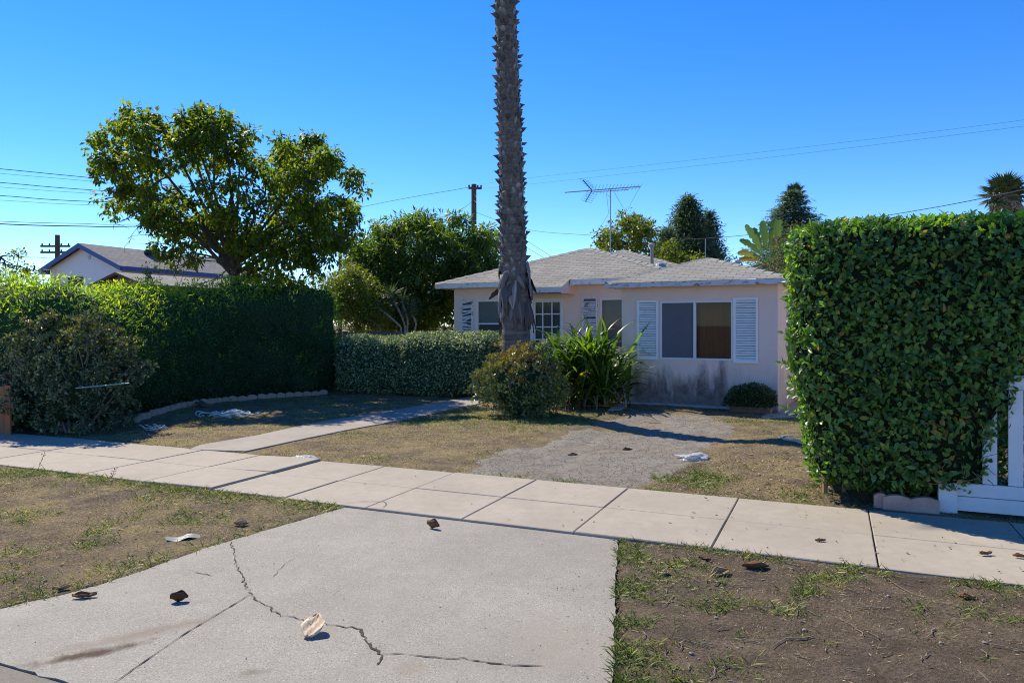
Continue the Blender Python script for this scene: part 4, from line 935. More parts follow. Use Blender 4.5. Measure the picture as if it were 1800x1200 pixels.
bt = crown_tree('broadleaf_tree', 'large glossy broadleaf tree with two lobed crown and dark trunk standing behind the feathery hedge', t0,
           [t0, P(418, 520, 17.6), P(414, 490, 17.6), P(412, 465, 17.6)], .155, crown, 17.6, 4.2, 400, .24, 74, .13, .068, M['bottle'], M['bark'], 21, 22, .55, .25, hole=.2, hi=False, shell=.62, extra=[(272, 430), (285, 445), (300, 458), (312, 440), (295, 410), (330, 430), (270, 400), (345, 445), (252, 372), (262, 385), (285, 392), (310, 405), (440, 478), (455, 492), (475, 500), (500, 492), (520, 500), (545, 485), (560, 470), (580, 452), (600, 430), (620, 405), (400, 500), (430, 500), (340, 462), (470, 470), (510, 465), (535, 450), (490, 445), (560, 435), (460, 440), (430, 440), (200, 372), (185, 350), (215, 360), (235, 365)])
bm = bmesh.new(); R0 = t0                                        # the big forking limbs the photograph shows, and bare hanging twigs
for pts, r0, r1 in ([(408, 470), (385, 445), (368, 420), (356, 395)], .085, .055), ([(356, 395), (338, 365), (310, 345), (285, 330)], .055, .025), ([(414, 468), (405, 435), (400, 400), (408, 340)], .085, .025), ([(418, 490), (440, 478), (470, 470), (505, 455)], .06, .025), ([(356, 395), (372, 340), (380, 290), (385, 240)], .04, .012), ([(500, 420), (530, 380), (560, 335)], .035, .012):
    b = [P(x, y, 17.6) - R0 for x, y in pts]; bb = []
    for i in range(len(b) - 1): bb += [b[i].lerp(b[i + 1], k / 4) + Vector((random.gauss(0, .012), random.gauss(0, .05), random.gauss(0, .012))) for k in range(4)]
    bb.append(b[-1]); tube(bm, bb, [r0 + (r1 - r0) * i / (len(bb) - 1) for i in range(len(bb))], 9)
obj('limb', bm, M['bark'], bt, smooth=True)
bm = bmesh.new()
for pts in ([(360, 420), (330, 415), (290, 412), (232, 414), (226, 430)], [(395, 455), (360, 452), (330, 458), (300, 480)], [(370, 430), (345, 425), (320, 440), (312, 470), (305, 488)], [(240, 372), (222, 385), (200, 395)], [(250, 372), (252, 390), (240, 402)], [(395, 460), (350, 458), (320, 470), (270, 478)], [(405, 470), (380, 490), (350, 500), (330, 502)], [(365, 428), (330, 432), (285, 420)]):
    b = [P(x, y, 17.0) - R0 for x, y in pts]; tube(bm, b, [.016 - .011 * i / (len(b) - 1) for i in range(len(b))], 4)
    for k in range(9):
        j = random.randrange(len(b) - 1); q = b[j].lerp(b[j + 1], random.random()); e = q + Vector((random.gauss(0, .2), random.gauss(0, .2), -abs(random.gauss(.05, .2)))); tube(bm, [q, q.lerp(e, .5) + Vector((random.gauss(0, .03), 0, random.gauss(0, .03))), e], [.006, .005, .003], 4)
obj('bare_twigs', bm, M['darkbark'], bt)

M['mango'] = foliage('long_tree_leaf', [(0, (.03, .065, .02)), (.6, (.075, .135, .03)), (.88, (.15, .21, .035)), (1, (.30, .27, .04))], .45, .48, .35, (2.1, 2.1, .35))
t1 = Vector((-3.4, 23, -.03))
crown_tree('mango_like_tree', 'dense dark tree with long drooping leaves filling the gap left of the bungalow roof', t1, [t1, t1 + Vector((.1, 0, .9)), t1 + Vector((0, 0, 1.6))], .17,
           [(616, 500), (612, 450), (628, 425), (655, 408), (665, 392), (690, 392), (705, 378), (735, 370), (765, 388), (795, 378), (835, 388), (862, 400), (880, 425), (885, 480), (872, 512), (800, 520), (785, 560), (760, 590), (690, 590), (660, 560), (640, 540)], 23, 3.6, 460, .33, 74, .21, .052, M['mango'], M['darkbark'], 22, 14, .35, .3, hole=.0, shell=.45, extra=[(x_, y_) for x_ in range(640, 800, 14) for y_ in (535, 556, 577)])
M['lime'] = foliage('lime_leaf', [(0, (.06, .10, .02)), (.6, (.15, .20, .03)), (1, (.32, .31, .04))], .45, .40, .4, (1.6, 1.6, .35))
def shrub_px(label, outline, Y, depth, ncl, r, per, ls, lw, mat, seed, cat='tree', name='garden_tree', tr=.1, hang=.1, limbs=8, bark=None, group=None, hole=0, upd=.1):
    cx = sum(p[0] for p in outline) / len(outline); zb = max(p[1] for p in outline); b = P(cx, zb, Y); b.z = -.03; top = P(cx, (zb + min(p[1] for p in outline)) / 2, Y)
    return crown_tree(name, label, b, [b, b.lerp(top, .5) + Vector((random.gauss(0, .05), 0, 0)), top], tr, outline, Y, depth, ncl, r, per, ls, lw, mat, bark or M['darkbark'], seed, limbs, hang, .2, cat, group, hole=hole, upd=upd)
shrub_px('pale yellow green shrub at the far end of the tall feathery hedge', [(560, 500), (590, 480), (618, 468), (645, 480), (662, 505), (680, 540), (680, 580), (640, 588), (580, 560)], 20.5, 1.6, 190, .28, 90, .10, .03, M['lime'], 31, 'shrub', 'garden_shrub', .05)
shrub_px('round yellow green citrus tree behind the bungalow ridge, under the aerial', [(1045, 450), (1047, 415), (1065, 395), (1085, 388), (1105, 376), (1125, 378), (1140, 395), (1152, 415), (1155, 450), (1150, 480), (1050, 480)], 31, 3, 120, .34, 60, .16, .08, M['lime'], 32, tr=.12)
shrub_px('low yellow green bushy tree between the citrus tree and the dark conifer', [(1150, 430), (1165, 420), (1180, 425), (1195, 440), (1230, 452), (1240, 480), (1150, 480)], 33, 2, 60, .3, 50, .16, .08, M['lime'], 33, tr=.08)
M['olive'] = foliage('olive_leaf', [(0, (.055, .068, .03)), (.6, (.12, .135, .055)), (1, (.22, .22, .09))], .6, .35, .3, (1.5, 1.5, .5))
shrub_px('fine olive green shrub peeping over the left shoulder of the clipped hedge', [(1352, 470), (1360, 430), (1372, 405), (1400, 395), (1430, 400), (1455, 412), (1465, 480), (1440, 560), (1400, 560)], 15.5, 1.8, 110, .22, 80, .06, .016, M['olive'], 34, 'shrub', 'garden_shrub', .04)
shrub_px('thin leafy shrub tip rising above the hedge at the left edge', [(-70, 470), (-30, 430), (5, 436), (34, 442), (30, 462), (60, 462), (70, 478), (50, 500), (-60, 500)], 14.2, .8, 46, .12, 16, .075, .035, M['bottle'], 35, 'shrub', 'garden_shrub', .02)
shrub_px('leafy sapling with small bright leaves in front of the grey shed roof', [(245, 470), (262, 462), (275, 480), (290, 510), (250, 510)], 15.6, .4, 12, .1, 20, .06, .025, M['lime'], 36, 'shrub', 'garden_shrub', .015)
M['conif'] = foliage('conifer_needles', [(0, (.07, .11, .075)), (.7, (.12, .18, .115)), (1, (.18, .25, .15))], .7, .3, .2)
def conifer(label, base, H, Rr, seed, layers, mat, flat=False, lean=(0, 0), dens=1.0, top=1.0, z0=.12, group=None):
    rr = random.Random(seed); root = empty('conifer', base, 0, label, 'tree', group); bm = bmesh.new(); tube(bm, [(0, 0, 0), (lean[0] * .5, 0, H * .5), (lean[0], 0, H * .97)], [.22, .13, .03], 8); obj('trunk', bm, M['darkbark'], root)
    bm = bmesh.new(); PP, DD, NN = [], [], []
    for i in range(layers):
        t = z0 + (1 - z0) * (i + rr.random() * .6) / layers; z = H * t; ln = Rr * ((1 - t) / (1 - z0)) ** .8 * rr.uniform(.55, 1.12) + .12; a = i * 2.39996 + rr.gauss(0, .3); c_ = Vector((lean[0] * t, 0, z))
        rise = (.05 if flat else .35) * ln; d = Vector((math.cos(a), math.sin(a), 0)); b = bezier(c_, c_ + d * ln * .5 + Vector((0, 0, rise)), c_ + d * ln + Vector((0, 0, rise * (.4 if flat else .8) - (.12 * ln if flat else 0))), 6); tube(bm, b, [.03, .025, .02, .016, .012, .01, .006], 4)
        for k in range(int((26 + 60 * ln) * dens)):
            s = rr.uniform(.1, 1.0) ** .8 * 6; j = min(5, int(s)); p_ = b[j].lerp(b[j + 1], s - j); sp = .13 * ln + .12
            p_ = p_ + Vector((rr.gauss(0, sp), rr.gauss(0, sp), rr.gauss(-.02 if flat else -.05, .035 if flat else .14))); PP.append(p_); DD.append(d + Vector((rr.gauss(0, .8), rr.gauss(0, .8), rr.gauss(.0 if flat else .25, .15 if flat else .5)))); NN.append(Vector((rr.gauss(0, .4), rr.gauss(0, .4), 1)))
    obj('limbs', bm, M['darkbark'], root); n = len(PP)
    leaves('crown', A3(PP), A3(DD), A3(NN), .26 * (.6 + .7 * rng.random(n)), .07, rng.random(n), mat, root)
    return root
b = P(1207, 571, 40); b.z = -.05; conifer('dark pointed conifer, taller of the pair behind the bungalow', b, P(0, 347, 40).z, 2.25, 41, 300, M['conif'], lean=(.1, 0), z0=.3)
b = P(1246, 571, 41); b.z = -.05; conifer('dark narrow conifer on the right shoulder of the taller one', b, P(0, 372, 41).z, 1.45, 42, 170, M['conif'], z0=.3)
b = P(1172, 571, 38); b.z = -.05; conifer('short dark conifer on the left side of the tall pointed one', b, P(0, 404, 38).z, 1.5, 43, 150, M['conif'], z0=.3)
M['cedar'] = foliage('cedar_needles', [(0, (.08, .13, .10)), (.7, (.14, .21, .165)), (1, (.23, .31, .24))], .7, .3, .2)
b = P(1393, 571, 44); b.z = -.05; conifer('blue green cedar with flat spreading tiers behind the giant banana leaved plant', b, P(0, 334, 44).z, 3.3, 44, 170, M['cedar'], True, dens=1.4, z0=.5)

def fan_leaf_mesh(bm, c_, d, up, r, n=18):
    """pleated fan of narrow blades"""
    s = d.cross(up).normalized()
    for k in range(n):
        a0 = (k / n - .5) * R(250); a1 = ((k + 1) / n - .5) * R(250); am = (a0 + a1) / 2
        def pt(a, q, z=0): return c_ + (d * math.cos(a) + s * math.sin(a)) * q + up * z
        rr_ = r * (1 - .25 * abs(k / n - .5) * 2) * random.uniform(.85, 1.05)
        v = [bm.verts.new(x) for x in (c_, pt(a0, rr_ * .55), pt(am, rr_, -.12 * r), pt(a1, rr_ * .55), pt(am, rr_ * .5, .05 * r))]
        bm.faces.new((v[0], v[1], v[4])); bm.faces.new((v[0], v[4], v[3])); bm.faces.new((v[1], v[2], v[4])); bm.faces.new((v[4], v[2], v[3]))
M['fan'] = mottled('fan_palm_leaf', (.06, .10, .035), (.11, .15, .05), 2, .5, 0); M['fandry'] = mottled('dry_fan_palm_leaf', (.22, .16, .10), (.38, .30, .21), 3, .85, 0)
def fan_palm(label, px, py_top, Y, rad, nG, nD, drop, group='fan palms beyond the roofs'):
    c_ = P(px, py_top, Y); base = Vector((c_.x, c_.y, -.05)); root = empty('fan_palm', base, 0, label, 'palm', group); top = Vector((0, 0, c_.z - base.z - rad * .75))
    bm = bmesh.new(); tube(bm, [(0, 0, 0), top * .5, top], [.22, .18, .17], 10); obj('trunk', bm, M['polewood'], root)
    bm = bmesh.new()
    for i in range(nG):
        a = i * 2.39996; el = R(82 - 110 * i / nG); d = Vector((math.cos(a) * math.cos(el), math.sin(a) * math.cos(el), math.sin(el))); q = top + d * rad * .55; tube(bm, [top, q], [.025, .015], 4); u = (Vector((0, 0, 1)) - d * d.z); u = u.normalized() if u.length > .05 else Vector((1, 0, 0)); fan_leaf_mesh(bm, q, d, u, rad * .6)
    obj('crown', bm, M['fan'], root)
    bm = bmesh.new()
    for i in range(nD):
        a = i * 2.39996 + random.gauss(0, .3); t = i / nD; ro_ = random.uniform(.3, 1.1) * (1 - .5 * t); d = Vector((math.cos(a) * ro_, math.sin(a) * ro_, -1)).normalized(); rq = rad * random.uniform(.2, .55) * (1 - .5 * t); q = top + Vector((math.cos(a) * rq, math.sin(a) * rq, -t * drop + .12)); tube(bm, [top - Vector((0, 0, t * drop * .8)), q], [.02, .012], 4); fan_leaf_mesh(bm, q, d, Vector((math.cos(a), math.sin(a), .3)).normalized(), rad * .62, 12)
    if nD: obj('dry_skirt', bm, M['fandry'], root)
    else: bm.free()
fan_palm('shaggy fan palm with dry hanging skirt at the right edge above the clipped hedge', 1766, 314, 30, 1.0, 34, 70, 1.7)
fan_palm('distant fan palm whose dark head pokes out above the flat tiered cedar', 1397, 326, 47, .85, 16, 6, .5)

# giant banana-leaved plant behind the front wing
M['banana'] = foliage('banana_leaf', [(0, (.05, .10, .035)), (.6, (.09, .16, .05)), (.85, (.27, .24, .05)), (1, (.36, .20, .05))], .45, .35, .5, (1.5, 1.5, .4))
Yb = 18.6; bb0 = P(1352, 571, Yb); bb0.z = -.05; ban = empty('giant_banana_leaved_plant', bb0, 0, 'giant plant with big torn paddle leaves, some yellow, behind the wing roof', 'plant')
bm = bmesh.new(); crownc = P(1352, 470, Yb) - bb0
for k in range(7): a = k * 2.4; tube(bm, [(math.cos(a) * .1, math.sin(a) * .1, 0), crownc * .6 + Vector((math.cos(a) * .1, math.sin(a) * .08, 0)), crownc + Vector((math.cos(a) * .13, math.sin(a) * .08, .1 * k / 7))], [.08, .07, .05], 6)
obj('trunk', bm, M['bark'], ban)
for (tx, ty, dy, t_, wd) in ((1310, 396, -.3, .35, .34), (1340, 388, .2, .5, .36), (1372, 386, -.2, .3, .38), (1300, 422, .1, .5, .30), (1297, 446, -.3, .74, .30), (1299, 458, .2, .97, .26), (1378, 400, .3, .2, .34), (1325, 400, .5, .45, .34), (1385, 430, .4, .1, .3), (1362, 384, .5, .55, .3)):
    tip = P(tx, ty, Yb + dy) - bb0; st_ = crownc + Vector((random.gauss(0, .06), dy * .2, 0)); mid = st_.lerp(tip, .55) + Vector((0, 0, .28)); pts = bezier(st_, mid, tip, 16); V, Q, tn = [], [], []
    for k, p in enumerate(pts):
        t = k / 16; w_ = wd * .28 * (0 if t < .3 else math.sin(math.pi * min(1, (t - .3) / .72)) ** .6) + .012; d = (pts[min(16, k + 1)] - pts[max(0, k - 1)]).normalized(); s = Vector((0, -1, .3)).cross(d).normalized(); nn = s.cross(d)
        jag_ = random.uniform(.55, .9) if k % 2 else random.uniform(.95, 1.15)
        V += [p + s * w_ * jag_ + nn * w_ * .3, p, p - s * w_ * (random.uniform(.55, .9) if k % 3 == 1 else random.uniform(.9, 1.1)) + nn * w_ * .3]; tn += [min(1, t_ + .1 * random.random())] * 3
    for k in range(16):
        for j in (0, 1): b_ = k * 3 + j; Q.append((b_, b_ + 1, b_ + 4, b_ + 3))
    np_mesh('leaf', A3(V), [np.array(Q)], M['banana'], ban, tn, True)
V = []; bm = bmesh.new()
for k in range(22): a = k * 2.4; q = crownc + Vector((math.cos(a) * .2, math.sin(a) * .12, -.05)); tube(bm, [crownc, q, q + Vector((math.cos(a) * .14, math.sin(a) * .1, -.5 * random.uniform(.5, 1)))], [.04, .03, .01], 4)
obj('dry_stalks', bm, M['fandry'], ban)

# spiky dracaena with bare curved stems behind the low hedge
dr0 = P(690, 571, 20.2); dr0.z = -.05; dra = empty('dracaena', dr0, 0, 'dracaena with bare pale curving stems and spiky heads in front of the dark tree', 'plant'); bm = bmesh.new(); PP, DD, NN = [], [], []
for (hx, hy, bx) in ((686, 518, 712), (664, 540, 705), (706, 530, 716), (640, 556, 668), (722, 548, 730)):
    h = P(hx, hy, 20.2) - dr0; b_ = P(bx, 575, 20.2) - dr0; b0 = Vector((b_.x, 0, 0)); tube(bm, [b0] + bezier(b_, b_.lerp(h, .4) + Vector((.12, 0, -.06)), h, 6), .028, 6)
    for k in range(70): a = Vector((random.gauss(0, 1), random.gauss(0, 1), random.gauss(.25, .8))).normalized(); PP.append(h + a * .03); DD.append(a); NN.append(Vector((0, 0, 1)) + a.orthogonal() * .3)
obj('stem', bm, mottled('pale_stem', (.30, .26, .22), (.42, .38, .33), 8, .8, .3), dra); n = len(PP); leaves('foliage', A3(PP), A3(DD), A3(NN), .42 * (.7 + .5 * rng.random(n)), .035, rng.random(n), foliage('spiky_leaf', [(0, (.05, .085, .055)), (1, (.13, .18, .11))], .5, .25), dra, droop=.15, wide=.3)

# ------------------------------------------------------------------ neighbours, fences, poles, wires
stw = mottled('white_stucco', (.80, .79, .78), (.75, .74, .73), 2, .9, .2, 60, .003); navy = mottled('navy_trim', (.05, .105, .27), (.04, .085, .22), 5, .5, .05)
m = NT('brown_shingles'); uv = m.n('ShaderNodeUVMap').outputs[0]; br = m.n('ShaderNodeTexBrick'); m.l(uv, br.inputs['Vector'])
for k_, v_ in (('Scale', 1.0), ('Mortar Size', .012), ('Brick Width', .3), ('Row Height', .15)): br.inputs[k_].default_value = v_
br.inputs['Color1'].default_value = (.17, .165, .165, 1); br.inputs['Color2'].default_value = (.25, .24, .24, 1); br.inputs['Mortar'].default_value = (.09, .085, .085, 1)
m.col(m.mix(m.ramp(m.noise(uv, 3, 6), [(.4, 0.), (.7, .5)]), br.outputs['Color'], (.16, .14, .135))).rough(.95, .2); M['brownshingle'] = m.m
def gable_house(name, label, cat, peak, half, rise, length, wall_base, wallm, roofm, trim, over=.3, trimh=.16, extra=None):
    """gable wall facing the street; local x along the street, y away from it"""
    root = empty(name, (peak.x, peak.y, 0), -SA, label, cat); pz_ = peak.z; ezz = pz_ - rise; ih = half - .3; iz = pz_ - .08 - rise * ih / half
    bm = bmesh.new(); wl = [(-ih, wall_base), (ih, wall_base), (ih, iz), (0, pz_ - .09), (-ih, iz)]
    for y in (over, length - .1): bm.faces.new([bm.verts.new((x, y, z)) for x, z in wl])
    for x in (-ih, ih): bm.faces.new([bm.verts.new(p) for p in ((x, over, wall_base), (x, length - .1, wall_base), (x, length - .1, iz), (x, over, iz))])
    obj('wall', bm, wallm, root)
    bm = bmesh.new()
    for s in (-1, 1): bm.faces.new([bm.verts.new(p) for p in ((0, 0, pz_), (s * half, 0, ezz), (s * half, length, ezz), (0, length, pz_))])
    rf = obj('roof', bm, roofm, root, uv=True)
    bm = bmesh.new()
    for s in (-1, 1):
        pl = [(0, pz_ - .004), (s * half, ezz - .004), (s * half, ezz - trimh), (0, pz_ - trimh * 1.05)]
        a = [bm.verts.new((x, -.025, z)) for x, z in pl]; c_ = [bm.verts.new((x, .025, z)) for x, z in pl]; bm.faces.new(a); bm.faces.new(c_[::-1])
        for k in range(4): bm.faces.new((a[k], a[(k + 1) % 4], c_[(k + 1) % 4], c_[k]))
        box(bm, s * half - .03, s * half + .03, .03, length, ezz - trimh, ezz - .006)
    obj('fascia', bm, trim, rf)
    return root, rf, ezz
pkw = P(138, 427, 30)
wh, whr, whe = gable_house('neighbour_house', 'white house with navy blue trim and grey brown gable roof beyond the left hedge', 'house', pkw, 2.42, 1.0, 8, -.2, stw, M['brownshingle'], navy, .28, .19)
bm = bmesh.new(); lathe(bm, [(.17, 0), (.17, .02)], 20); 
for v_ in bm.verts: v_.co = Vector((v_.co.x * .55, -v_.co.z, v_.co.y)) + Vector((.28, .28, pkw.z - .5))
for k in range(6): box(bm, .20, .36, .245, .257, pkw.z - .62 + k * .042, pkw.z - .61 + k * .042)
obj('gable_vent', bm, M['metal'], wh)
for (yy_, t_) in ((2.9, .3), (6.9, .35)):
    z_ = pkw.z - t_ * 1.0; x_ = t_ * 2.42; bm = bmesh.new(); lathe(bm, [(.22, -.25), (.22, .06), (.30, .08), (.33, .16), (.27, .26), (.12, .32)], 16, (x_, yy_, z_)); obj('turbine_vent', bm, M['darkmetal'], whr)
bm = bmesh.new(); tube(bm, [(1.5, 4.4, pkw.z - .9), (1.5, 4.4, pkw.z - .15)], .035, 8); obj('vent_pipe', bm, M['darkmetal'], whr)
for (y0_, y1_) in ((4.6, 5.6), (6.4, 7.5)):
    bm = bmesh.new(); box(bm, 2.1, 2.15, y0_, y1_, whe - .75, whe - .3); wn_ = obj('window', bm, M['white'], wh); bm = bmesh.new(); box(bm, 2.152, 2.156, y0_ + .06, y1_ - .06, whe - .7, whe - .35); obj('pane', bm, M['darkmetal'], wn_)
bm = bmesh.new(); box(bm, -1.0, -.1, .255, .278, whe - .75, whe - .35); obj('dark_window', bm, M['darkmetal'], wh)
gable_house('garden_shed', 'low shed with weathered shingle roof and brown gable between white house and hedge', 'shed', P(203, 478, 24), 1.3, .42, 7, -.1, mottled('brown_board', (.16, .075, .05), (.23, .11, .075), 6, .85, .2), M['shingle'], mottled('brown_trim', (.09, .05, .04), (.14, .08, .06), 6, .8, .1), .2, .08)
nb, nbr, _ = gable_house('neighbour_house', 'pale neighbouring house whose tan roof edge shows at the right edge behind the clipped hedge', 'house', P(1880, 352, 10.8), 1.6, .35, 8, -.1, mottled('pale_stucco', (.56, .575, .62), (.50, .52, .57), 3, .9, .2), mottled('tan_roof', (.44, .32, .26), (.36, .26, .21), 5, .9, .3), M['white'], .3, .1)

# wooden board fence at the left edge
fo = G(19, 763); wf = empty('board_fence', (fo.x, fo.y, 0), -SA, 'short orange brown wooden board fence at the left edge beside the succulent shrub', 'fence')
M['redwood'] = mottled('redwood_board', (.34, .125, .045), (.24, .085, .035), 5, .75, .3, stretch=(3, 3, .25))
for k in range(8): bm = bmesh.new(); box(bm, -.145 * k - .135, -.145 * k, -.01, .01, -.05, .70 + random.uniform(-.015, .02)); bmesh.ops.bevel(bm, geom=list(bm.edges), offset=.003, segments=1); obj('board', bm, M['redwood'], wf)
bm = bmesh.new(); box(bm, -1.2, .0, .012, .05, .12, .2); box(bm, -1.2, .0, .012, .05, .5, .58); obj('rail', bm, M['redwood'], wf)
# dark fence behind the low hedge
fa, fb = Vector((-5.0, 19.2, 0)), Vector((-2.2, 20.6, 0)); df = empty('grey_board_fence', fa, math.atan2(fb.y - fa.y, fb.x - fa.x), 'low weathered dark board fence behind the variegated hedge, left of the bungalow', 'fence'); L_ = (fb - fa).length
M['greyboard'] = mottled('weathered_board', (.10, .085, .075), (.16, .135, .12), 5, .9, .3, stretch=(4, 4, .3))
bm = bmesh.new(); k = 0
while k * .15 < L_: box(bm, k * .15, k * .15 + .14, -.01, .01, -.05, 1.42 + random.uniform(-.02, .02)); k += 1
obj('boards', bm, M['greyboard'], df)
bm = bmesh.new(); box(bm, -1.0, .9, -.55, -.47, -.05, 1.21); box(bm, -1.0, .95, -.57, -.45, 1.213, 1.25); obj('panel', bm, M['greyboard'], df)

# white fence on the right, with the scalloped blocks under the hedge
fw = G(1665, 897); wfn = empty('white_picket_fence', (fw.x, fw.y, -.02), -SA, 'white painted wooden fence with wide pickets and double bottom rail, right of the clipped hedge', 'fence')
wp = mottled('fence_white', (.74, .75, .78), (.66, .67, .70), 4, .5, .08)
bm = bmesh.new(); box(bm, -.07, .07, -.05, .05, -.05, 1.42); obj('post', bm, wp, wfn)
bm = bmesh.new(); box(bm, .074, 3.2, -.02, .02, .035, .155); obj('bottom_rail', bm, wp, wfn)
bm = bmesh.new(); box(bm, .074, 3.2, -.024, .016, .162, .27); obj('rail', bm, wp, wfn)
bm = bmesh.new(); box(bm, .074, 3.2, -.024, .016, 1.08, 1.2); obj('rail', bm, wp, wfn)
for k in range(16): bm = bmesh.new(); x = .26 + k * .185; box(bm, x, x + .105, -.006, .012, .274, 1.076); obj('picket', bm, wp, wfn)
for s, (z0_, z1_) in ((3.2, (-.05, 1.42)),): bm = bmesh.new(); box(bm, s + .004, s + .144, -.05, .05, z0_, z1_); obj('post', bm, wp, wfn)
hb = [S(SD.dot(fw) + .2 + random.random() * 2.6, SN.dot(fw) + .35 + random.random() * .5) for i in range(40)]
shb = empty('garden_shrub', S(SD.dot(fw) + 1.2, SN.dot(fw) + .6), 0, 'dark leafy shrub growing behind the white fence pickets', 'shrub'); n = 5000
Pn = np.stack([rng.uniform(-1.4, 1.8, n), rng.uniform(-.25, .35, n), rng.uniform(.0, 1.15, n)], 1); Pn = Pn @ np.array([[SD.x, SD.y, 0], [SN.x, SN.y, 0], [0, 0, 1]]); leaves('foliage', Pn, rand_dir(n), rand_dir(n), .07, .035, rng.random(n) * .6, M['ficus'], shb)
bm = bmesh.new()
for k in range(9): q = SD * (-1.2 + k * .35); tube(bm, [q, q + Vector((random.gauss(0, .1), random.gauss(0, .1), 1.0))], [.02, .01], 5)
obj('stem', bm, M['darkbark'], shb)
def scallop(bm, L_, th, h, n=3, hs=.02):
    pr = [(-L_ / 2, 0), (L_ / 2, 0)]; k = n * 8
    for i in range(k + 1): t = 1 - i / k; pr.append((-L_ / 2 + L_ * t, h - hs + hs * abs(math.sin(math.pi * n * t))))
    a = [bm.verts.new((x, -th / 2, z)) for x, z in pr]; c_ = [bm.verts.new((x, th / 2, z)) for x, z in pr]; bm.faces.new(a); bm.faces.new(c_[::-1])
    for i in range(len(pr)): bm.faces.new((a[i], a[(i + 1) % len(pr)], c_[(i + 1) % len(pr)], c_[i]))
for i, (px, py, L_, lb) in enumerate(((1601, 895, .43, 'wide pink cement edging block with scalloped top under the clipped hedge'), (1548, 889, .11, 'narrow end of a pink cement block at the left foot of the clipped hedge'))):
    q = G(px, py); bm = bmesh.new(); scallop(bm, L_, .07, .15, 2 if L_ > .2 else 1, .025); o = obj('edging_block', bm, M['terracotta'], None); o.location = (q.x, q.y, -.03); o.rotation_euler = (0, 0, -SA); tag(o, lb, 'edging block')

# scalloped edging along the left hedge
ept = [G(*p) for p in ((236, 741), (262, 733), (300, 722), (335, 714), (370, 709), (405, 704), (440, 701.5), (480, 699), (520, 696), (575, 692))]
ts = [0]
for a, b in zip(ept[:-1], ept[1:]): ts.append(ts[-1] + (b - a).length)
bm = bmesh.new(); scallop(bm, .20, .055, .13, 1, .035); blk = obj('edging_block', bm, M['paver'], None); first = True; t = .1; k = 0
while t < ts[-1]:
    i = max(j for j in range(len(ts)) if ts[j] <= t); i = min(i, len(ept) - 2); q = ept[i].lerp(ept[i + 1], (t - ts[i]) / (ts[i + 1] - ts[i])); d = ept[i + 1] - ept[i]
    o = blk if first else blk.copy()
    if not first: C.objects.link(o)
    first = False; o.location = (q.x, q.y, gz1(q.x, q.y) - .02); o.rotation_euler = (random.gauss(0, .05), random.gauss(0, .05), math.atan2(d.y, d.x) + random.gauss(0, .06))
    tag(o, 'small tan scalloped cement block in the curved row edging the bed below the left hedge', 'edging block', 'edging blocks along the left hedge'); t += .213; k += 1
b0, b1 = G(362, 716), G(305, 700); bm = bmesh.new(); bar(bm, (0, 0, .03), (b1.x - b0.x, b1.y - b0.y, .26), .15, .022); o = obj('loose_board', bm, M['greyboard']); o.location = (b0.x, b0.y, 0); tag(o, 'brown weathered board leaning over the edging below the left hedge', 'board')
b0, b1 = P(133, 682, 10.62), P(227, 673, 10.7); bm = bmesh.new(); tube(bm, [(0, 0, 0), b1 - b0], .008, 8); o = obj('garden_stake', bm, mottled('pale_blue_plastic', (.18, .34, .40), (.22, .38, .44), 4, .5, 0)); o.location = b0; tag(o, 'pale blue plastic rod stuck sideways in the left succulent shrub', 'rod')

# poles and wires
def pole(label, px, py, Y, arms, r=.14, loc=None, extra=0):
    c_ = P(px, py, Y); root = empty('utility_pole', (c_.x, c_.y, -.1), 0, label, 'utility pole', 'utility poles behind the houses'); H_ = c_.z + .1; bm = bmesh.new(); tube(bm, [(0, 0, 0), (0, 0, H_)], [r * 1.15, r * .9], 10); obj('pole', bm, M['polewood'], root)
    for (dz, w0, w1, dy) in arms:
        bm = bmesh.new(); a, b = Vector((-w0, -r - .06, H_ - dz)), Vector((w1, -r - .06 + dy, H_ - dz)); bar(bm, a, b, .10, .12); ar_ = obj('crossarm', bm, M['polewood'], root); bm = bmesh.new()
        for t in (.05, .3, .7, .95): q = a.lerp(b, t); lathe(bm, [(.03, .04), (.05, .09), (.05, .15), (.02, .19)], 8, q)
        obj('insulator', bm, M['darkmetal'], ar_)
    return root
pole('utility pole with two crossarms left of the white house gable', 101, 413, 48, ((.75, .95, .95, 0), (1.15, .95, .95, 0)), .16)
pole('brown utility pole with a short crossarm rising behind the palm trunk', 833, 324, 42, ((.25, .3, .45, .1),), .16)
pole('thin utility pole half hidden behind the right lobe of the broadleaf tree', 598, 345, 46, ((2.35, .5, .5, .1), (3.4, .45, .45, .1), (.2, .6, .6, .1)), .11)
def wire(label, pts, r=.012, group='overhead wires', name='overhead_wire'):
    """pts = (px, py, Y) waypoints of one hanging wire"""
    v = [P(*p) for p in pts]; out = []
    for i in range(len(v) - 1):
        p0, p1, p2, p3 = v[max(0, i - 1)], v[i], v[i + 1], v[min(len(v) - 1, i + 2)]
        for k in range(10):
            t = k / 10; out.append(.5 * ((2 * p1) + (p2 - p0) * t + (2 * p0 - 5 * p1 + 4 * p2 - p3) * t * t + (3 * p1 - p0 - 3 * p2 + p3) * t ** 3))
    out.append(v[-1]); bm = bmesh.new(); tube(bm, out, r, 5); o = obj(name, bm, M['cable']); tag(o, label, 'wire', group)
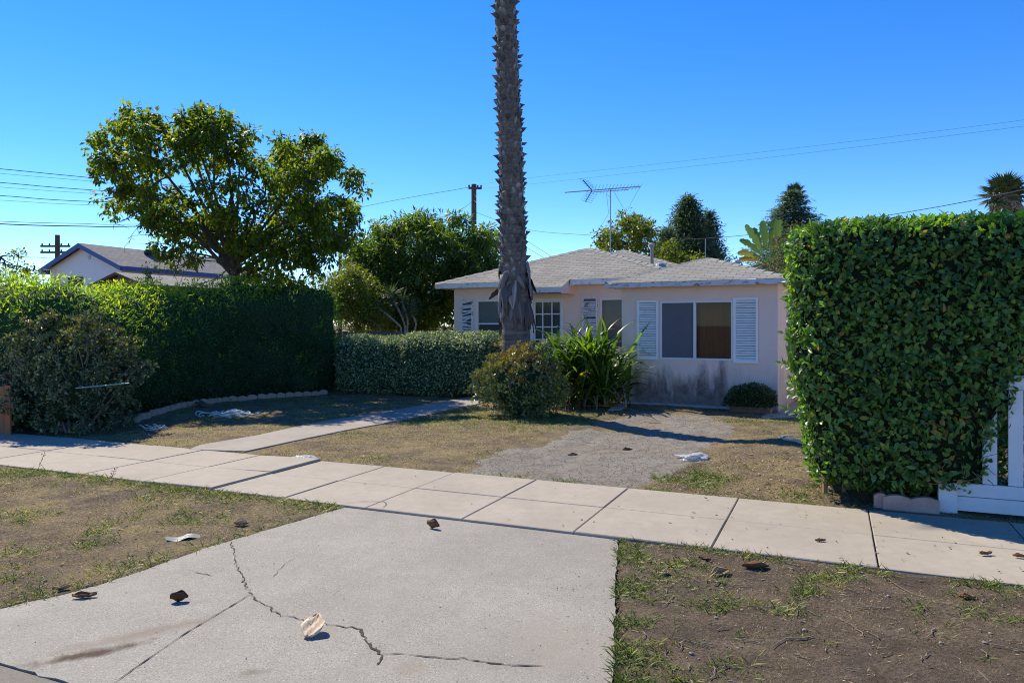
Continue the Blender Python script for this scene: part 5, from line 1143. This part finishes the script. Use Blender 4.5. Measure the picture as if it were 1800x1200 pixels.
for k, (y0, nm) in enumerate(((297, 'topmost'), (321, 'second highest'), (344, 'third highest'))):
    wire(f'{nm} of the three dark power wires left of the broadleaf tree', [(-260, y0 - 24 + 4 * k, 30), (0, y0, 33), (175, y0 + 17 - 3 * k, 36), (598, 354 + 7 * k, 46)], .016)
    wire(f'fainter wire just below the {nm} dark wire at left', [(-260, y0 - 15 + 4 * k, 40), (0, y0 + 8, 42), (175, y0 + 23 - 3 * k, 44), (598, 358 + 7 * k, 46)], .009)
wire('thick bundled cable running above the white house roof into the broadleaf tree', [(-260, 378, 26), (0, 393.5, 30), (140, 397.5, 34), (250, 397.5, 38), (598, 388, 46)], .026)
wire('thin wire just above the thick bundled cable at left', [(-260, 374, 26), (0, 389, 30), (140, 393, 34), (250, 394, 38), (598, 385, 46)], .013)
wire('low thin wire reaching the crossarmed pole left of the white house', [(-300, 400, 44), (0, 414, 46), (101, 432, 48)], .010) if False else wire('low thin wire reaching the crossarmed pole left of the white house', [(-300, 445, 44), (20, 451, 46), (101, 455, 48)], .012)
wire('wire from the hidden pole behind the broadleaf tree up to the brown pole', [(598, 372, 46), (700, 351, 44), (833, 328, 42)], .013)
wire('lower sagging wire between the thin pole and the brown pole', [(598, 409, 46), (700, 392, 44), (790, 378, 43), (833, 352, 42)], .010)
wire('service wire dropping right from the brown pole, passing behind the palm and conifers', [(833, 372, 42), (925, 403, 38), (1045, 414, 34), (1160, 421, 30), (1270, 417, 26), (1430, 399, 22), (1600, 372, 18), (1735, 347, 15), (1960, 298, 12)], .009)
wire('faint upper wire climbing to the right across the open sky', [(833, 326, 42), (920, 314, 40), (1300, 272, 34), (1800, 211, 28), (2200, 150, 24)], .005)
wire('faint lower wire climbing to the right across the open sky', [(833, 332, 42), (920, 325, 40), (1300, 283, 34), (1800, 222, 28), (2200, 163, 24)], .005)
wire('upper of two short wires slanting down from the brown pole to behind the palm', [(833, 342, 42), (858, 366, 36), (905, 408, 28), (1000, 470, 22)], .009)
wire('lower of two short wires slanting down from the brown pole to behind the palm', [(833, 352, 42), (856, 374, 36), (905, 420, 28), (985, 470, 22)], .009)

# ------------------------------------------------------------------ small things lying about
def put(o, px, py, rz=0, dz=0, z=None):
    q = G(px, py, -.02); o.location = (q.x, q.y, (gz1(q.x, q.y) if z is None else z) + dz); o.rotation_euler[2] = rz; return o
def crumple(name, sx, sy, sz, mat, seed, sub=4, rough_=.5):
    bm = bmesh.new(); bmesh.ops.create_icosphere(bm, subdivisions=sub, radius=1)
    for v_ in bm.verts:
        n = mnoise.noise(v_.co * 1.6 + Vector((seed, 0, 0))) * rough_ + abs(mnoise.noise(v_.co * 4 + Vector((seed, 3, 0)))) * rough_ * .7
        c_ = v_.co * (1 + n); v_.co = Vector((c_.x * sx, c_.y * sy, max(0, c_.z * .8 + .25) * sz))
    return obj(name, bm, mat, None, smooth=False)
plastic = foliage('thin_white_plastic', [(0, (.70, .71, .73)), (1, (.8, .8, .8))], .3, .4, .5, (1, 1, 1))
tag(put(crumple('plastic_bag', .19, .11, .06, plastic, 3), 1220, 809), 'crumpled white plastic bag lying on the cracked asphalt driveway', 'bag')
tag(put(crumple('paper_scrap', .13, .08, .025, plastic, 8), 535, 804, dz=-.005), 'crumpled white paper scrap at the lawn edge of the sidewalk', 'litter')
bm = bmesh.new(); lathe(bm, [(.005, 0), (.20, 0), (.215, .012), (.215, .028), (.19, .034), (.16, .022), (.005, .024)], 28); o = obj('orange_disc', bm, mottled('orange_plastic', (.72, .20, .045), (.62, .17, .04), 4, .5, .05)); o.rotation_euler = (R(4), 0, 0); tag(put(o, 1068, 716, 0, .03), 'flat round orange plastic lid on the paver by the strap leaf clump', 'lid')
bm = bmesh.new()
for k in range(3):
    pts = [Vector((.11 * math.cos(a) * (1 - .15 * k) + random.gauss(0, .008), .09 * math.sin(a) + random.gauss(0, .008), .02 + .022 * k + .015 * math.sin(2 * a + k))) for a in [i * .45 for i in range(15)]]; tube(bm, pts, .014, 6)
tag(put(obj('plastic_tangle', bm, mottled('red_orange_plastic', (.66, .15, .07), (.55, .11, .05), 4, .55, .05)), 1004, 712, 0, .02), 'small tangle of red orange cord on the grass right of the jade bush', 'cord')
# stepping slabs by the house
M['slab'] = concrete('slab_concrete', (.44, .36, .31), (.36, .30, .27), (.26, .22, .19), False, (), .3)
def slab(label, pxs, z, name='paving_slab', mat=None):
    pts = [G(*p) for p in pxs]; c_ = sum(pts, Vector()) / len(pts); bm = bmesh.new(); prism(bm, [p - c_ for p in pts], -.08, z); o = obj(name, bm, mat or M['slab']); o.location = c_; return tag(o, label, 'paving slab')
slab('pale concrete paving slab under the orange lid', [(985, 713), (1092, 714), (1098, 708), (1000, 704)], .018)
slab('concrete slab beside the lid, tilted against the foot of the front wing', [(1070, 722), (1092, 722), (1106, 708), (1090, 706)], .03)
slab('grey concrete walkway slab along the right side wall of the pink wing', [(1338, 735), (1425, 733), (1420, 697), (1385, 697)], .012)
# hoses
gm = mottled('pale_green_hose', (.34, .44, .36), (.42, .50, .42), 3, .5, 0); wmh = mottled('pale_hose', (.52, .55, .56), (.62, .64, .64), 3, .5, 0)
pp = [G(*p) for p in ((1445, 806), (1425, 801), (1402, 795), (1380, 789), (1373, 786), (1378, 781), (1395, 777), (1412, 772))]; o0 = pp[0]; pts = []
for a, b in zip(pp[:-1], pp[1:]): pts += [a.lerp(b, k / 5) for k in range(5)]
pts = [p + Vector((0, 0, gz1(p.x, p.y) + .016)) - o0 for p in pts]; pts = [sum((pts[max(0, min(len(pts) - 1, i + k))] for k in (-2, -1, 0, 1, 2)), Vector()) / 5 for i in range(len(pts))]
bm = bmesh.new(); tube(bm, pts, .014, 8); o = obj('garden_hose', bm, gm, None, True); o.location = o0; tag(o, 'pale green garden hose curling out from under the clipped hedge', 'hose')
def tangle(label, px, py, sx, sy, n, seed, mat, r=.012):
    rr = random.Random(seed); bm = bmesh.new()
    for k in range(n):
        a0 = rr.random() * 6.28; cx_, cy_ = rr.gauss(0, sx * .3), rr.gauss(0, sy * .3); w_, h_ = rr.uniform(.3, .8) * sx, rr.uniform(.3, .8) * sy
        pts = [Vector((cx_ + w_ * math.cos(a0 + i * .32), cy_ + h_ * math.sin(a0 + i * .32), .02 + .05 * k / n + .03 * math.sin(i * .8 + k))) for i in range(rr.randint(9, 18))]; tube(bm, pts, r, 5)
    tag(put(obj('tangled_hose', bm, mat, None, True), px, py), label, 'hose')
tangle('pale tangled hose heap on the shaded lawn below the left hedge', 407, 731, .42, .32, 16, 4, wmh)
tangle('small scatter of pale cord on the lawn nearer the sidewalk than the hose heap', 275, 754, .28, .14, 5, 6, wmh, .006)

# big dry leaves and pods, each a thing of its own
M['dry'] = foliage('dry_leaf', [(0, (.10, .05, .028)), (.4, (.24, .12, .06)), (.7, (.42, .24, .12)), (1, (.72, .58, .42))], .7, .12, .25, (1.2, 1, .7))
def dry_leaf(label, px, py, L_, W, rz, tone, curl, tilt=0, z=None, zoff=.0, name='dry_leaf', fold=.3):
    n, k = 14, 8; V, Q, tn = [], [], []; rr = random.Random(int(px * 7 + py))
    for i in range(n + 1):
        t = i / n; w_ = W / 2 * (math.sin(math.pi * min(1, t * .94 + .05)) ** .75)
        for j in range(k + 1):
            s = j / k * 2 - 1; y = s * w_ * math.cos(curl * abs(s) * .9); zc = abs(s) ** 1.5 * w_ * (math.sin(curl) + fold) + L_ * .16 * (2 * t - 1) ** 2 * curl + .006 * math.sin(s * 7 + t * 9 + px)
            V.append((L_ * (t - .5), y, zc)); tn.append(min(1, max(0, tone + .16 * abs(s) * (1 if tone > .5 else -.3) + rr.gauss(0, .05) + (.12 if j == k // 2 else 0))))
    for i in range(n):
        for j in range(k): b = i * (k + 1) + j; Q.append((b, b + 1, b + k + 2, b + k + 1))
    o = np_mesh(name, np.array(V), [np.array(Q)], M['dry'], None, tn, True); o.rotation_euler = (tilt, 0, 0); put(o, px, py, rz, zoff + .004, z); tag(o, label, 'leaf', None)
    sm_ = o.modifiers.new('thickness', 'SOLIDIFY'); sm_.thickness = .0025
    return o
AZ = -.022; WZ = .002
dry_leaf('large pale cream folded dry leaf on the driveway apron next to the crack', 551, 1112, .165, .125, 1.5, .84, .10, .0, AZ, fold=.10).rotation_euler[1] = -.36; bpy.data.objects['dry_leaf'].location.z += .036
dry_leaf('curled reddish brown leaf near the left edge of the apron', 149, 1049, .135, .05, .25, .28, .7, .2, AZ)
dry_leaf('dark brown curled cup shaped seed pod on the left of the apron', 315, 1056, .10, .075, .3, .0, 1.35, .1, AZ, fold=.6, name='seed_pod')
dry_leaf('glossy brown rolled pod lying alone at the top of the apron', 762, 928, .12, .085, -.5, .22, 1.4, .1, AZ, fold=.7, name='seed_pod')
dry_leaf('crumpled light tan leaf in the dirt by the left edge of the apron', 424, 920, .12, .085, .1, .66, .9, .1)
dry_leaf('wide flat tan leaf in the dirt of the right verge, left of the darker one', 1266, 1012, .18, .085, .65, .55, .5, .3, fold=.1)
dry_leaf('broad dark brown curled leaf lying beside the sidewalk on the right verge', 1328, 998, .18, .09, -.05, .38, .65, -.2, fold=.25)
dry_leaf('small orange brown leaf among grass tufts far right of the verge', 1700, 1052, .09, .04, -.2, .42, .7)
dry_leaf('small pale leaf in the right verge near the apron corner', 1170, 1013, .07, .04, .9, .7, .7)
dry_leaf('thin reddish leaf at the left end of the right verge leaf group', 1238, 984, .11, .03, -.9, .2, .8)
dry_leaf('little red brown leaf in the middle of the right sidewalk', 1442, 956, .08, .028, .1, .3, .5, 0, WZ)
dry_leaf('brown leaf on the sidewalk near its right edge by the road side', 1733, 980, .10, .035, .2, .25, .6, 0, WZ)
dry_leaf('orange leaf cut by the right picture edge on the sidewalk', 1795, 985, .10, .04, -.3, .42, .6, 0, WZ)
dry_leaf('brown leaf clump in the shade on the sidewalk in front of the white fence', 1700, 903, .16, .06, -.2, .08, .8, 0, WZ)
dry_leaf('brown leaf in the middle of the cracked asphalt driveway', 1103, 789, .15, .08, .3, .3, .8)
dry_leaf('tan leaf heap on the left part of the cracked asphalt driveway', 1008, 799, .15, .08, .2, .5, .8)
dry_leaf('small tan curl at the lower left edge of the apron', 108, 1036, .10, .045, .6, .6, .9)
bm = bmesh.new(); g = [[bm.verts.new((x * .03, y * .02 * math.cos(x * .2), .016 + .006 * math.sin(x * 1.1) + .005 * math.sin(y * 1.9 + x))) for y in range(-3, 4)] for x in range(-4, 5)]
for i in range(8):
    for j in range(6): bm.faces.new((g[i][j], g[i + 1][j], g[i + 1][j + 1], g[i][j + 1]))
o = obj('plastic_scrap', bm, mottled('grey_blue_plastic', (.13, .135, .15), (.20, .205, .225), 7, .5, .1), None, True); put(o, 322, 941, .45); tag(o, 'grey blue flat plastic scrap in the dirt left of the apron', 'litter')

# ------------------------------------------------------------------ grass, straw, twigs and crumbs: what nobody could count
JB = G(915, 733); HG = G(1480, 880)
def grass_density(x, y):
    c = across(x, y); s = along(x, y); d = np.zeros_like(x); nse = fbm(x * 1.9, y * 1.9, 60, 4); nb_ = fbm(x * 6, y * 6, 61, 3)
    ap = APRON; right_edge = .9
    verge = (c > CURB + .05) & (c < S0 - .0); ia = inpoly(x, y, APRON); da = polydist(x, y, APRON)
    left = verge & ~ia & (s < -1.2); right = verge & ~ia & (s > -1.6)
    right = right & ~left | (verge & ~ia & (x > .3))
    left = left & ~(x > .3)
    e = S0 - c
    d = np.where(left, np.clip((nse - .46) * 4, 0, 1) * np.clip((nb_ - .38) * 4, 0, 1) * .45 + np.exp(-e / .10) * 1.1 + np.exp(-da / .12) * .25, d)
    d = np.where(right, np.clip((nse - .62) * 5, 0, 1) * np.clip((nb_ - .5) * 6, 0, 1) * .8 + np.exp(-da / .12) * 2.0 * np.clip((nb_ - .3) * 4, 0, 1) + np.exp(-e / .10) * 1.5 * np.clip((nb_ - .4) * 5, 0, 1) + (np.exp(-da / .4) * .26 * np.clip((nb_ - .42) * 5, 0, 1)), d)
    yard = (c > S1 + .02) & (y < 18); ib = inpoly(x, y, DRIVE); iw = inpoly(x, y, WALK); dd_ = polydist(x, y, DRIVE); dw_ = polydist(x, y, WALK)
    jb = np.exp(-(((x - JB.x) / 1.5) ** 2 + ((y - JB.y + .2) / 1.0) ** 2)); hf = np.exp(-((y - 12.22 + .07 * (x - 3.8)) / .26) ** 2) * (x > 2.7) * (x < 6)
    mid = np.clip((nse - .50) * 4, 0, 1) * np.clip((nb_ - .42) * 5, 0, 1)
    dyd = mid * .75 + jb * 1.6 * np.clip((nb_ - .28) * 4, 0, 1) + hf * .9 + np.exp(-(c - S1) / .13) * .6 * np.clip((nb_ - .42) * 5, 0, 1) + np.exp(-((x + 1.0) ** 2 + (y - 13.6) ** 2) / .5) * .6
    dyd = np.where(ib, np.where(hf > .2, dyd * .8, dyd * np.where(dd_ > .25, .05, .5)), dyd); dyd = np.where(iw, 0, dyd)
    dyd = np.where(x > 2.2, dyd * .75, dyd)
    d = np.where(yard, dyd, d)
    return np.where((c > S0 - .01) & (c < S1 + .015) | ia | (c < CURB), 0, d)
def scatter(n, x0, x1, y0, y1, fn, near=0):
    x = rng.uniform(x0, x1, n); y = y0 + (y1 - y0) * rng.random(n) ** (1 + near); k = rng.random(n) < fn(x, y); return x[k], y[k]
M['grass'] = foliage('grass_blade', [(0, (.075, .115, .022)), (.5, (.14, .20, .035)), (.75, (.26, .25, .06)), (1, (.48, .38, .19))], .5, .35, .3, (1.4, 1.5, .45))
def blades(name, tx, ty, per, hmin, hmax, wd, label, tb):
    n = len(tx) * per; i = np.repeat(np.arange(len(tx)), per); sp = (.012 + .025 * rng.random(len(tx)))[i]; a = rng.random(n) * 2 * math.pi
    x = tx[i] + rng.normal(size=n) * sp; y = ty[i] + rng.normal(size=n) * sp; z = ground_z(x, y) - .006; lean = .25 + .9 * rng.random(n); h = (hmin + (hmax - hmin) * rng.random(len(tx)))[i] * (.5 + .7 * rng.random(n))
    d = np.stack([np.cos(a) * np.sin(lean), np.sin(a) * np.sin(lean), np.cos(lean)], 1); N = np.stack([-np.cos(a) * np.cos(lean), -np.sin(a) * np.cos(lean), np.sin(lean)], 1) + .3 * rng.normal(size=(n, 3))
    ct = rng.random(len(tx))[i]; o = leaves(name, np.stack([x, y, z], 1), d, N, h, wd * (.7 + .6 * rng.random(n)), np.clip(tb + np.where(x < .3, .22, 0) + .75 * ct * ct + .3 * rng.random(n) ** 2, 0, 1), M['grass'], None, False, .45, .2, .35)
    return tag(o, kind='stuff')
x, y = scatter(80000, -7.5, 4.5, 2.6, 8.2, grass_density); blades('verge_grass', x, y, 8, .03, .085, .0048, '', .0)
x, y = scatter(130000, -7.5, 5.5, 6.8, 17.8, grass_density); blades('lawn_grass', x, y, 7, .022, .055, .0055, '', .0)
def thatch(x, y):
    c = across(x, y); n1_ = fbm(x * 1.3 + 8, y * 1.3, 120, 4); n2_ = fbm(x * 5, y * 5 + 3, 121, 3); k = np.clip((n1_ - .30) * 4, 0, 1) * np.clip((n2_ - .25) * 3, 0, 1)
    k = np.where((x > .3) & (c < S0), k * .35 * np.exp(-np.clip(S0 - c, 0, 9) / .9), k); k = np.where(inpoly(x, y, DRIVE), .04, k); k = np.where(x > 2.6, k * .5, k)
    return np.where((c > S0 - .005) & (c < S1 + .01) | inpoly(x, y, APRON) | inpoly(x, y, WALK) | (c < CURB), 0, k)
x, y = scatter(130000, -7, 5, 2.6, 17.5, thatch); blades('dead_lawn', x, y, 5, .012, .036, .005, '', .52)
M['straw'] = foliage('dry_straw', [(0, (.08, .05, .03)), (.35, (.20, .13, .07)), (.7, (.36, .26, .14)), (1, (.55, .45, .30))], .85, .05, .15)
def soil(x, y):
    c = across(x, y); ia = inpoly(x, y, APRON); iw = inpoly(x, y, WALK); ib = inpoly(x, y, DRIVE); nse = fbm(x * 1.4 + 3, y * 1.4, 90, 4)
    k = np.clip((nse - .34) * 3.5, .1, 1) * np.where((x > .3) & (c < S0), .55, 1.0)
    k = np.where(ib, .05, k)
    return np.where((c > S0 - .01) & (c < S1 + .01) | ia | iw | (c < CURB), 0, k)
def flecks(name, x, y, lmin, lmax, w0, w1, zo, mat, flat=.25, hi=False, zfix=None, tone=1.0):
    n = len(x); a = rng.random(n) * 2 * math.pi; z = ground_z(x, y) if zfix is None else np.full(n, zfix); d = np.stack([np.cos(a), np.sin(a), rng.normal(size=n) * flat], 1); N = np.stack([rng.normal(size=n) * .35, rng.normal(size=n) * .35, np.ones(n)], 1)
    return tag(leaves(name, np.stack([x, y, z + zo], 1), d, N, lmin + (lmax - lmin) * rng.random(n) ** 2, w0 + (w1 - w0) * rng.random(n), rng.random(n) * tone, mat, None, hi, .1, .35), kind='stuff')
x, y = scatter(170000, -7, 4.5, 2.6, 7.6, soil); flecks('straw_litter', x, y, .008, .045, .0012, .004, .006, M['straw'])
x, y = scatter(110000, -7, 5.5, 6.9, 17.5, soil); flecks('lawn_litter', x, y, .015, .06, .003, .009, .008, M['straw'])
def hedge_litter(x, y): return soil(x, y) * np.exp(-((x - 3.0) / .9) ** 2 - ((y - 7.6) / 1.3) ** 2)
x, y = scatter(7000, 1.2, 5, 6.4, 12, hedge_litter); flecks('fallen_hedge_leaves', x, y, .02, .06, .010, .026, .01, M['straw'], .3)
def walk_litter(x, y):
    c = across(x, y); return np.where((c > S0 + .02) & (c < S1 - .02), .10 + .9 * np.exp(-((x - 3.4) / 1.5) ** 2), 0) * (x > -1.5)
x, y = scatter(900, -2, 5, 4.2, 9, walk_litter); flecks('sidewalk_litter', x, y, .012, .055, .006, .02, 0, M['straw'], .15, zfix=.006, tone=.55)
def apron_litter(x, y): return np.where(inpoly(x, y, APRON), .12 + .9 * np.exp(-((x - .42) / .28) ** 2) * (y < 4.9), 0)
x, y = scatter(1500, -3, .6, 2.6, 5.9, apron_litter); flecks('apron_litter', x, y, .008, .028, .002, .007, 0, M['straw'], .12, zfix=-.018, tone=.3)
bm = bmesh.new(); rr = random.Random(99); k = 0
while k < 170:
    x, y = rr.uniform(.35, 4.4), rr.uniform(2.9, 6.2)
    if not (CURB + .1 < x * SN.x + y * SN.y < S0 - .05) or inpoly(np.array([x]), np.array([y]), APRON)[0]: continue
    k += 1; a = rr.random() * 6.28; ln = rr.uniform(.03, .11) if rr.random() < .88 else rr.uniform(.15, .34); p = Vector((x, y, 0)); pts = []
    for j in range(5): pts.append(Vector((p.x, p.y, gz1(p.x, p.y) + .006 + .006 * rr.random()))); a += rr.gauss(0, .35); p = p + Vector((math.cos(a), math.sin(a), 0)) * ln / 4
    tube(bm, pts, [.0032, .0028, .0024, .002, .0014], 4)
tag(obj('twig_litter', bm, mottled('bleached_twig', (.15, .11, .08), (.33, .26, .2), 12, .9, .2)), kind='stuff')
bm = bmesh.new()                                               # pebbles and clods
for k in range(420):
    x, y = rr.uniform(-5.5, 4.4), rr.uniform(2.9, 7.4); xx1, yy1 = np.array([x]), np.array([y])
    if soil(xx1, yy1)[0] <= 0: continue
    r = rr.uniform(.004, .013); M_ = Matrix.Translation((x, y, gz1(x, y) + r * .3)) @ Matrix.Rotation(rr.random() * 6, 4, 'Z') @ Matrix.Diagonal((r * rr.uniform(.8, 1.5), r, r * .7, 1)); bmesh.ops.create_icosphere(bm, subdivisions=1, radius=1, matrix=M_)
tag(obj('pebbles', bm, mottled('soil_pebble', (.16, .12, .09), (.36, .30, .25), 12, .95, .2)), kind='stuff')
# two weeds standing at the left sidewalk edge
for i, (px, py, h) in enumerate(((228, 833, .13), (118, 815, .22))):
    q = S(SD.dot(G(px, py)), S0 - .03); bm = bmesh.new(); d = Vector((.04 + .05 * i, 0, h)); tube(bm, [(0, 0, 0), d * .6, d], [.003, .002, .0015], 4)
    for k in range(10): t = .3 + .7 * k / 10; e = Vector((rr.gauss(0, 1), rr.gauss(0, 1), .5)).normalized() * .03; tube(bm, [d * t, d * t + e], [.002, .004], 4)
    o = obj('dry_weed', bm, M['strawweed'] if 'strawweed' in M else mottled('dry_weed_stem', (.14, .11, .05), (.2, .16, .07), 8, .9, 0)); o.location = (q.x, q.y, -.03); tag(o, ('short dark dry weed stalk at the street edge of the left sidewalk', 'taller thin dry weed stalk leaning at the far left sidewalk edge')[i], 'weed')
